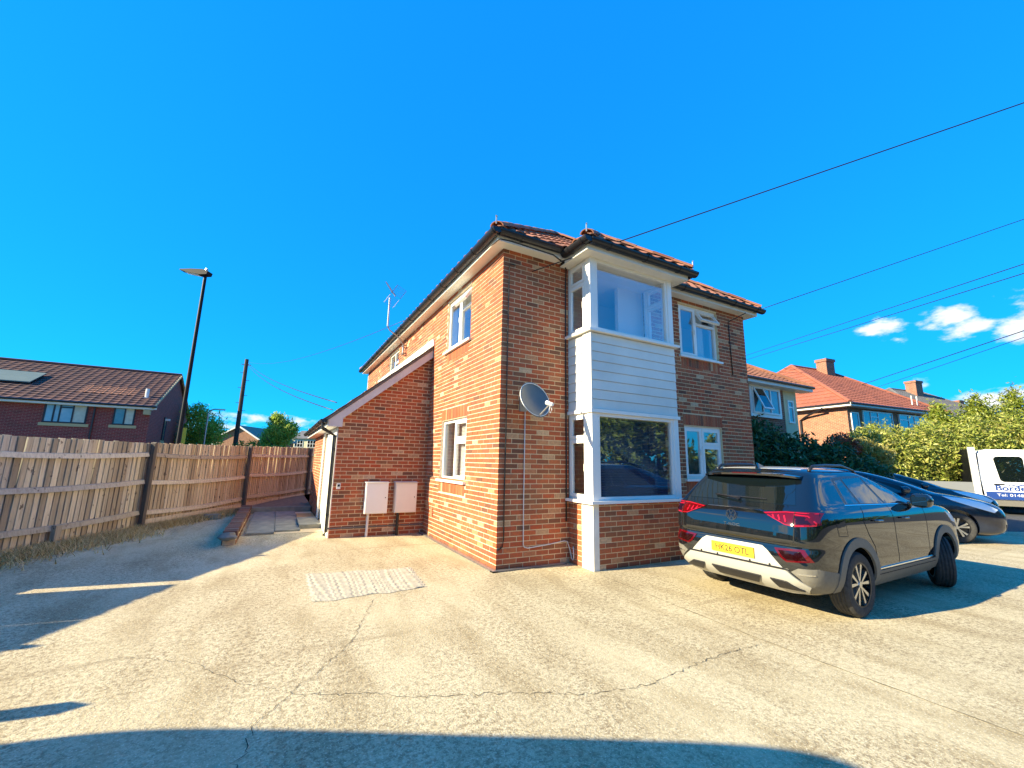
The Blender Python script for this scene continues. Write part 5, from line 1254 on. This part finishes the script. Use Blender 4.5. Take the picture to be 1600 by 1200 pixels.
# spoiler
b = MB(); vs = []; fs = []; n = 24
for i in range(n+1):
    y = -.60+1.2*i/n; cv = 1-(abs(y)/.60)**3; xb = -.42-.10*(.35+.65*cv); zt_ = 1.478+.03*cv; 
    vs += [(-.24,y,zt_+.012),(xb,y,zt_-.012),(xb+.004,y,zt_-.035),(-.34,y,zt_-.055)]
    if i:
        k = 4*i
        for q in range(4): fs.append((k-4+q, k-4+(q+1) % 4, k+(q+1) % 4, k+q))
fs += [(0,1,2,3),(4*n+3,4*n+2,4*n+1,4*n)]
b.add(vs, fs); sp = b.build('spoiler', 'paint_black', st); smooth_angle(sp, 50)
b = MB(); b.box(-.525,-.512,-.16,.16,1.492,1.501); b.build('brake_light', 'tail_red', sp)
# tail lights
TL = [(.36,1.07),(.60,1.10),(.80,1.105),(.855,1.10),(.86,.985),(.84,.97),(.70,.952),(.60,.965),(.52,1.005),(.40,1.05)]
ta, tb = suv.patch2('tail_light', TL, 'rear', 'tail_red', .010)
IN = [(.66,1.075),(.80,1.08),(.855,1.0),(.83,.985),(.70,.975),(.645,1.0)]
for sg, par in ((1, ta), (-1, tb)):
    for pts, w_ in (([(.38,1.062),(.60,1.088),(.84,1.092)], .008), ([(.70,.965),(.845,.98),(.845,1.0),(.79,1.065),(.68,1.07)], .010), ([(.42,1.045),(.53,1.002),(.61,.968),(.70,.965)], .006)):
        suv.stroke('light_line', [(sg*x, z) for x, z in pts], 'rear', 'tail_pink', w_, .013, par)
    for k in range(3): suv.stroke('light_bar', [(sg*(.47+.06*k), 1.055), (sg*(.495+.06*k), 1.015-.010*k)], 'rear', 'tail_pink', .016, .013, par)
    suv.patch('inner_lens', [(sg*x, z) for x, z in [(.69,1.055),(.77,1.055),(.815,.995),(.71,.985)]], 'rear', 'tail_dark', .0135, par)
    suv.stroke('lens_gap', [(sg*.685,1.10),(sg*.688,.955)], 'rear', 'arch_dark', .006, .015, par)
suv.patch2('tail_light_side', [(-.77,1.10),(-.64,1.095),(-.66,.985),(-.78,.98)], 'right', 'tail_red', .009)
# low reflector lamps with red outline
RF = [(.48,.715),(.76,.735),(.825,.62),(.60,.59),(.54,.63)]
cx = sum(p[0] for p in RF)/5; cz = sum(p[1] for p in RF)/5
ra, rb_ = suv.patch2('reflector_light', RF, 'rear', 'tail_red', .010)
for sg, par in ((1, ra), (-1, rb_)): suv.patch('dark_lens', [(sg*(cx+(x-cx)*.74), cz+(z-cz)*.68) for x, z in RF], 'rear', 'tail_dark', .014, par)
# bumper, plate, diffuser
suv.patch('hatch_lower', [(-.345,.715),(.345,.715),(.40,.68),(.55,.525),(-.55,.525),(-.40,.68)], 'rear', 'skid_silver', .005, label='silver recess panel around the number plate')
dk = suv.patch('diffuser', [(-.58,.505),(.58,.505),(.76,.37),(.70,.29),(.52,.26),(-.52,.26),(-.70,.29),(-.76,.37)], 'rear', 'skid_silver', .016)
suv.patch('bumper_groove', [(-.60,.519),(.60,.519),(.62,.506),(-.62,.506)], 'rear', 'black_plastic', .008)
for sg in (-1, 1):
    suv.patch('vent', [(sg*x, z) for x, z in ((.40,.40),(.56,.40),(.70,.33),(.46,.32))], 'rear', 'black_plastic', .030, dk, h=.03)
suv.patch('vent', [(-.30,.40),(.30,.40),(.24,.32),(-.24,.32)], 'rear', 'black_plastic', .030, dk, h=.03)
for y in (-.42,.42,-.2,.2): c_, n_ = suv.hit('rear', (y,.535)); b = MB(); b.tube([c_+n_*.004, c_+n_*.009], .011, 10); b.build('parking_sensor', 'black_plastic', st)
suv.patch2('bumper_corner', [(.63,.50),(.70,.545),(.85,.555),(.85,.34),(.78,.30),(.80,.36)], 'rear', 'clad_grey', .006, h=.04)
suv.patch2('bumper_trim', [(.68,.49),(.82,.50),(.82,.488),(.69,.478)], 'rear', 'chrome', .012, h=.03)
suv.patch2('bumper_side', [(-.77,.555),(-.46,.50),(-.40,.30),(-.66,.28),(-.74,.34)], 'right', 'clad_grey', .006, h=.04)
pc, pn = suv.hit('rear', (0,.63)); xp = -.885
b = MB(); b.box(xp-.004,xp+.01,-.26,.26,.565,.676); pl_ = b.build('number_plate', 'plate_yellow', st)
flat_text('HK26 OTL', .098, Matrix.Translation((xp-.005,0,.621)) @ Matrix(((0,0,-1,0),(-1,0,0,0),(0,1,0,0),(0,0,0,1))), 'plate_char', pl_, bold=.0012, sx=.93)
# badge: ring with V over W
bc_, bn = suv.hit('rear', (0,1.005)); Mb = Matrix.Translation(bc_+bn*.008) @ Matrix(((0,0,-1,0),(-1,0,0,0),(0,1,0,0),(0,0,0,1)))
b = MB(Mb); b.lathe([(.058,-.004),(.066,-.004),(.066,.006),(.058,.006)], 32, closed=True)
def bar(b, p, q, w=.009):
    p, q = Vector((*p,0)), Vector((*q,0)); d = (q-p).normalized(); n_ = Vector((-d.y,d.x,0))*w/2
    b.add([p-n_,p+n_,q+n_,q-n_]+[v+Vector((0,0,.006)) for v in (p-n_,p+n_,q+n_,q-n_)], [(3,2,1,0),(4,5,6,7),(0,1,5,4),(1,2,6,5),(2,3,7,6),(3,0,4,7)])
for p, q in (((-.026,.054),(0,.008)),((0,.008),(.026,.054)),((-.054,.025),(-.022,-.053)),((-.022,-.053),(0,-.006)),((0,-.006),(.022,-.053)),((.022,-.053),(.054,.025))): bar(b, p, q)
b.build('badge', 'chrome', st)
cc_, cn = suv.hit('rear', (0,.90)); flat_text('T-ROC', .045, Matrix.Translation(cc_+cn*.004) @ Matrix(((0,0,-1,0),(-1,0,0,0),(0,1,0,0),(0,0,0,1))), 'chrome', st, sx=1.5)
suv.stroke('panel_gap', [(-.62,.775),(-.45,.765),(.45,.765),(.62,.775),(.68,.80),(.69,.94)], 'rear', 'arch_dark', .010)
suv.stroke('panel_gap', [(-.62,.775),(-.68,.80),(-.69,.94)], 'rear', 'arch_dark', .010)
suv.stroke('crease', [(-.34,1.085),(0,1.088),(.34,1.085)], 'rear', 'chrome', .006, .004)
# sides: glass, doors, cladding
for v in ('right', 'left'):
    suv.patch('quarter_glass', [(.06,1.175),(.34,1.17),(.25,1.435),(.10,1.425)], v, 'car_glass', .003)
    suv.patch('rear_door_glass', [(.39,1.17),(.97,1.155),(.76,1.46),(.30,1.44)], v, 'car_glass', .003)
    suv.patch('front_door_glass', [(1.03,1.155),(1.80,1.145),(1.55,1.27),(1.22,1.425),(1.0,1.46),(.83,1.46)], v, 'car_glass', .003)
    suv.patch('window_surround', [(.01,1.158),(1.90,1.13),(1.62,1.285),(1.26,1.445),(1.0,1.485),(.30,1.475),(.05,1.45)], v, 'black_plastic', .0015)
    suv.patch('window_trim', [(-.02,1.165),(1.9,1.135),(1.9,1.128),(-.02,1.157)], v, 'chrome', .004)
    for pts in ([(1.0,1.13),(1.02,.9),(1.02,.48)], [(.30,1.13),(.22,.98),(.30,.84),(.42,.70),(.45,.48)], [(1.98,1.12),(2.02,.9),(2.0,.6),(1.98,.48)]): suv.stroke('door_gap', pts, v, 'arch_dark', .009)
    for x0 in (.45, 1.20):
        c_, n_ = suv.hit(v, (x0+.1,.985)); sy = -1 if v == 'right' else 1
        b = MB(); b.tube([(x0,c_.y+sy*.012,.985),(x0+.03,c_.y+sy*.034,.985),(x0+.16,c_.y+sy*.034,.98),(x0+.19,c_.y+sy*.012,.98)], .012, 8); b.build('door_handle', 'paint_black', st)
    for cx_ in (0, 2.59): suv.patch('arch_cladding', ring_arc(cx_, .35, .375, .475, -6, 186), v, 'clad_grey', .016)
    suv.patch('sill_cladding', [(.45,.44),(2.14,.44),(2.14,.27),(.40,.27)], v, 'clad_grey', .016)
    suv.patch('sill_trim', [(.46,.465),(2.13,.465),(2.13,.452),(.46,.452)], v, 'chrome', .014)
    suv.patch('sill_gap', [(.45,.405),(2.14,.405),(2.14,.398),(.45,.398)], v, 'arch_dark', .017)
    sy = -1 if v == 'right' else 1
    b = MB(); ps = []
    for x, lift in ((-.20,.0),(-.10,.05),(.2,.062),(.6,.062),(.95,.05),(1.02,.0)):
        y = sy*(.585 if x < .9 else .56); h_ = suv.bvh.ray_cast(Vector((x,y,3)), Vector((0,0,-1)))[0]; ps.append((x, y, (h_.z if h_ else 1.5)+lift))
    b.tube(ps, .017, 8); b.build('roof_rail', 'black_plastic', st, smooth=True)
    # door mirror
    b = MB(); b.tube([(1.72,sy*.80,1.13),(1.72,sy*.90,1.14)], .03, 8); vs, fs = car_body([(0,.0,.06,.03,3),(.02,-.03,.10,.10,3),(.07,-.04,.13,.125,3.5),(.13,-.035,.12,.12,3.5),(.17,-.01,.08,.08,3),(.175,.02,.05,.03,3)], 32, 3)
    b.add([(x+1.70, y*.85+sy*.97, z+1.09) for x, y, z in vs], fs); mi = b.build('door_mirror', 'paint_black', st, smooth=True)
    b = MB(); b.box(1.655,1.662,sy*.97-.075,sy*.97+.075,1.12,1.23); b.build('mirror_glass', 'car_glass', mi)
suv.patch('fuel_flap', [(-.40,1.02),(-.22,1.01),(-.20,.86),(-.37,.87)], 'right', 'paint_black', .0015)
suv.stroke('flap_gap', [(-.41,1.03),(-.21,1.02),(-.19,.85),(-.38,.86),(-.41,1.03)], 'right', 'arch_dark', .006, .001)
# roof fin aerial
b = MB(); b.add([(-.24,-.025,1.535),(-.24,.025,1.535),(-.02,.0,1.56),(-.25,0,1.625),(-.20,0,1.62)], [(0,1,2),(0,3,1),(1,3,4,2),(0,2,4,3)]); b.build('roof_aerial', 'paint_black', st)
suv.patch('roof_panel', [(-.20,-.50),(.0,-.55),(.85,-.52),(.95,0),(.85,.52),(.0,.55),(-.20,.50)], 'top', 'roof_silver', .003)
wheel(st, (0,-.80,.335), 0); wheel(st, (2.59,-.80,.335), R(28)); wheel(st, (0,.80,.335), 0, side=1); wheel(st, (2.59,.80,.335), R(28), side=1)
b = MB(); b.box(-.45,3.0,-.62,.62,.22,.42); b.tube([(0,-.7,.335),(0,.7,.335)], .05, 8); b.build('underbody', 'arch_dark', st)
for v in ('right','left'): suv.patch('wing_headlight', [(2.75,1.0),(3.05,.93),(3.2,.82),(2.95,.86)], v, 'lamp_clear', .006)
suv.patch('grille', [(-.6,.85),(.6,.85),(.5,.72),(-.5,.72)], 'front', 'black_plastic', .005); suv.patch('windscreen', [(-.68,1.17),(.68,1.17),(.56,1.46),(-.56,1.46)], 'front', 'car_glass', .004)

# ---- the hatchbacks
TAB2 = [(.16,-.5,3.35,.72,6),(.24,-.70,3.55,.84,5.5),(.38,-.77,3.62,.87,5),(.55,-.78,3.63,.885,5),(.68,-.77,3.60,.885,5),(.78,-.75,3.53,.88,5),(.86,-.73,3.38,.87,5),(.93,-.70,3.12,.855,5),(.99,-.67,2.80,.835,5),(1.05,-.62,2.48,.80,5.5),(1.20,-.48,2.10,.735,7),(1.34,-.33,1.70,.67,7),(1.44,-.2,1.35,.61,6),(1.50,-.05,1.05,.53,5),(1.54,.15,.75,.38,4),(1.55,.3,.6,.15,3)]
def hatch(label, loc, rz, paint, plate=None, scale=1.0, group='hatchbacks parked beyond the SUV'):
    c = Car('hatchback_car', label, loc, rz, TAB2, paint, (0,2.7), .36, scale, group=group); t = c.t
    c.patch('windscreen', [(-.70,1.07),(.70,1.07),(.56,1.44),(-.56,1.44)], 'front', 'screen_glass', .004)
    c.patch('rear_window', [(-.60,1.1),(.60,1.1),(.5,1.42),(-.5,1.42)], 'rear', 'car_glass', .004)
    for v in ('right','left'):
        c.patch('front_door_glass', [(1.0,1.04),(1.95,1.0),(1.55,1.20),(1.15,1.38),(.9,1.42)], v, 'car_glass', .003)
        c.patch('rear_door_glass', [(.1,1.06),(.95,1.04),(.85,1.42),(.45,1.42),(.2,1.32)], v, 'car_glass', .003)
        c.patch('window_surround', [(.05,1.05),(2.42,.97),(1.9,1.19),(1.2,1.41),(.9,1.45),(.4,1.44),(.15,1.34)], v, 'black_plastic', .0015)
        c.patch('quarter_glass', [(2.02,1.0),(2.38,.985),(1.85,1.17)], v, 'car_glass', .003)
        for pts in ([(.98,1.0),(1.0,.8),(1.0,.35)], [(2.12,.97),(2.18,.8),(2.15,.4)], [(.35,1.0),(.38,.75),(.45,.4)]): c.stroke('door_gap', pts, v, 'arch_dark', .009)
        sy = -1 if v == 'right' else 1
        b = MB(); vs, fs = car_body([(0,.0,.06,.03,3),(.02,-.03,.10,.10,3),(.07,-.04,.13,.12,3.5),(.12,-.035,.12,.115,3.5),(.15,-.01,.08,.07,3),(.155,.02,.05,.03,3)], 28, 3)
        b.add([(x+1.86, y*.85+sy*.96, z+1.0) for x, y, z in vs], fs); b.tube([(1.9,sy*.80,1.03),(1.9,sy*.9,1.05)], .025, 6); b.build('door_mirror', paint, t, smooth=True)
        for x0 in (.5,1.25): b = MB(); y = c.hit(v, (x0,.86))[0].y; b.tube([(x0,y+sy*.01,.87),(x0+.03,y+sy*.03,.87),(x0+.15,y+sy*.03,.86),(x0+.18,y+sy*.01,.86)], .011, 6); b.build('door_handle', paint, t)
    c.patch2('headlight', [(2.55,.965),(2.9,.925),(3.2,.85),(3.42,.72),(3.34,.66),(3.0,.77),(2.68,.89)], 'right', 'lamp_clear', .010)
    c.patch('grille', [(-.30,.74),(.30,.74),(.36,.62),(-.36,.62)], 'front', 'black_plastic', .006)
    c.patch('lower_grille', [(-.62,.42),(.62,.42),(.55,.27),(-.55,.27)], 'front', 'black_plastic', .006)
    c.patch('bumper_trim', [(-.70,.25),(.70,.25),(.66,.22),(-.66,.22)], 'front', 'chrome', .01)
    b = MB(); b.box(3.625,3.64,-.26,.26,.47,.58); b.build('number_plate', 'plate_white', t)
    b = MB(); b.lathe([(0,.006),(.05,.006),(.055,0),(0,0)], 20, 'x'); o = b.build('badge', 'chrome', t); o.location = (c.hit('front', (0,.69))[0].x+.006, 0, .69)
    c.stroke('bonnet_gap', [(2.45,-.72),(3.0,-.66),(3.35,-.40),(3.42,0),(3.35,.40),(3.0,.66),(2.45,.72)], 'top', 'arch_dark', .010)
    for x, y in ((0,-.77),(2.7,-.77),(0,.77),(2.7,.77)): wheel(t, (x,y,.32), R(0) if x == 0 else R(0), .32, .2, 'leaf', -1 if y < 0 else 1)
    b = MB(); b.box(-.4,3.2,-.6,.6,.18,.4); b.build('underbody', 'arch_dark', t)
    return c
def place_front_right(fr, rz, wb=2.7, tr=.77):
    c, s_ = math.cos(rz), math.sin(rz); return (fr[0]-(c*wb+s_*tr), fr[1]-(s_*wb-c*tr), 0)
h1 = R(-57); leaf = hatch('navy hatchback with bulging headlights, nose out just beyond the SUV', place_front_right((10.22,-1.90), h1), h1, 'paint_navy')
h2 = R(-57); hb2 = hatch('darker hatchback half hidden behind the navy one, beside the truck', place_front_right((14.7,-.85), h2), h2, 'paint_dark', scale=.98)
# ---- white crew-cab tipper truck with blue lower band
h3 = R(-62); tr_ = thing('tipper_truck', 'white and blue crew-cab tipper truck cut by the right edge', 'truck', (20.08,.42,0), h3)
# local: +x forward, near (right) side at y=0, body extends +y
b = MB(); prof = [(.45,.48),(3.3,.48),(3.75,.55),(3.85,.95),(3.75,1.22),(2.95,1.42),(2.35,2.18),(2.1,2.32),(.55,2.34),(.42,2.25),(.38,1.3)]
b.prism(prof, 1, .0, 1.95); cab = b.build('cab', 'paint_white', tr_)
bm = bmesh.new(); bm.from_mesh(cab.data); bmesh.ops.bevel(bm, geom=bm.edges[:], offset=.07, segments=3, affect='EDGES', clamp_overlap=True); bm.to_mesh(cab.data); bm.free(); smooth_angle(cab, 40)
b = MB(); b.box(.46,3.25,-.006,.05,.53,.80); b.build('blue_band', 'sign_blue', cab)
def rwin(x0, x1, z0, z1, sl=0, n=6, r_=.12):
    pts = []
    for cx_, cz_, a0 in ((x1-r_,z1-r_,0),(x0+r_,z1-r_,90),(x0+r_+sl,z0+r_,180),(x1-r_,z0+r_,270)):
        for k in range(n+1): a = R(a0+90*k/n); pts.append((cx_+r_*math.cos(a), cz_+r_*math.sin(a)))
    return pts
for x0, x1 in ((.78,1.52),(1.66,2.5)):
    b = MB(); b.prism(rwin(x0, x1, 1.16, 2.08, .08), 1, -.008, .05); b.build('side_window', 'car_glass', cab)
b = MB(); b.box(1.58,1.592,-.004,.03,.55,2.15); b.build('door_gap', 'arch_dark', cab); b = MB(); b.box(.60,.612,-.004,.03,.55,2.15); b.build('door_gap', 'arch_dark', cab)
b = MB(); b.box(.68,.95,-.03,.0,1.05,1.09); b.build('door_handle', 'black_plastic', cab)
MT = lambda x, z: Matrix.Translation((x,-.003,z)) @ Matrix(((1,0,0,0),(0,0,-1,0),(0,1,0,0),(0,0,0,1)))
flat_text('Borde', .27, MT(.70,.85), 'sign_blue', cab, bold=.008, center=False, sx=1.15)
flat_text('Fencing C', .085, MT(.82,.775+.03), 'meter_grey', cab, center=False, sx=1.2)
flat_text('Tel: 01489', .13, Matrix.Translation((.72,-.008,.645)) @ Matrix(((1,0,0,0),(0,0,-1,0),(0,1,0,0),(0,0,0,1))), 'plate_white', cab, center=False, sx=1.35)
b = MB(); vs = []; fs = []
for i in range(13): x = 1.05+.5*i/12; z = 1.04+.022*math.sin(i*.95); vs += [(x,-.004,z-.02),(x,-.004,z+.02)]; fs += [(2*i-2,2*i,2*i+1,2*i-1)] if i else []
b.add(vs, fs); b.build('wave_logo', 'sign_blue', cab)
b = MB(); b.box(-3.2,.30,.05,1.9,.62,.72); 
b.box(-3.2,.25,-.02,.02,.72,1.12); b.box(-3.2,.25,1.93,1.97,.72,1.12); b.box(-3.25,-3.2,-.02,1.97,.72,1.12); b.build('tipper_bed', 'paint_grey', tr_)
b = MB(); b.box(.20,.32,-.02,1.97,.60,2.36); b.build('headboard', 'lamp_black', tr_)
b = MB(); b.box(.16,.34,-.035,.06,.58,2.42); b.build('headboard_post', 'paint_white', tr_)
b = MB(); b.box(-3.2,3.4,.35,1.6,.35,.60); b.build('chassis', 'arch_dark', tr_)
b = MB(); b.box(.5,2.4,-.01,.06,.30,.50); b.build('sill_step', 'clad_grey', tr_)
for x, y in ((3.05,.10),(3.05,1.85),(-1.6,.12),(-1.6,1.83)): wheel(tr_, (x,y,.34), 0, .34, .2, 'leaf', -1 if y < 1 else 1)
# ---- grey van parked beyond the left edge: its shadow crosses the foreground
vd = Vector((3.68,-2.07)).normalized(); vr = math.atan2(vd.y, vd.x)
TAB3 = [(.25,-.8,3.55,.86,8),(.40,-.95,3.70,.93,8),(.8,-.98,3.76,.95,8),(1.05,-.98,3.72,.95,8),(1.25,-.98,3.62,.95,8),(1.6,-.97,3.52,.93,8),(2.0,-.95,3.45,.91,8),(2.16,-.9,3.38,.88,7),(2.25,-.8,3.2,.78,6),(2.28,-.5,2.8,.5,5)]
e1 = Vector((-4.5,-3.47)); vo = e1-vd*3.38-Vector((-vd.y,vd.x))*.88
van = Car('panel_van', 'grey van standing left of the picture whose shadow crosses the foreground', (vo.x, vo.y, 0), vr, TAB3, 'paint_grey', (0,3.0), .37, cat='van')
van.patch('windscreen', [(-.75,1.2),(.75,1.2),(.66,1.75),(-.66,1.75)], 'front', 'car_glass', .004)
for v in ('right','left'): van.patch('door_glass', [(2.2,1.2),(3.35,1.18),(3.15,1.68),(2.3,1.68)], v, 'car_glass', .003); van.patch('headlight', [(3.7,.95),(4.0,.9),(3.95,.75),(3.7,.78)], v, 'lamp_clear', .008)
for x, y in ((0,-.8),(3.0,-.8),(0,.8),(3.0,.8)): wheel(van.t, (x,y,.33), 0, .33, .2, 'leaf', -1 if y < 0 else 1)
# gate post whose shadow tip shows at the left edge
gpst = thing('gate_post', 'wooden gate post left of the picture, its pointed shadow near the left edge', 'post', (-6.3,-1.45,0), R(-9))
b = MB(); b.box(-.08,.08,-.075,.075,0,1.12); b.build('shaft', 'fence_wood', gpst); b = MB(); b.add([(-.08,-.075,1.1205),(.08,-.075,1.1205),(.08,.075,1.1205),(-.08,.075,1.1205),(0,0,1.22)], [(3,2,1,0),(0,1,4),(1,2,4),(2,3,4),(3,0,4)]); b.build('cap', 'fence_wood', gpst)
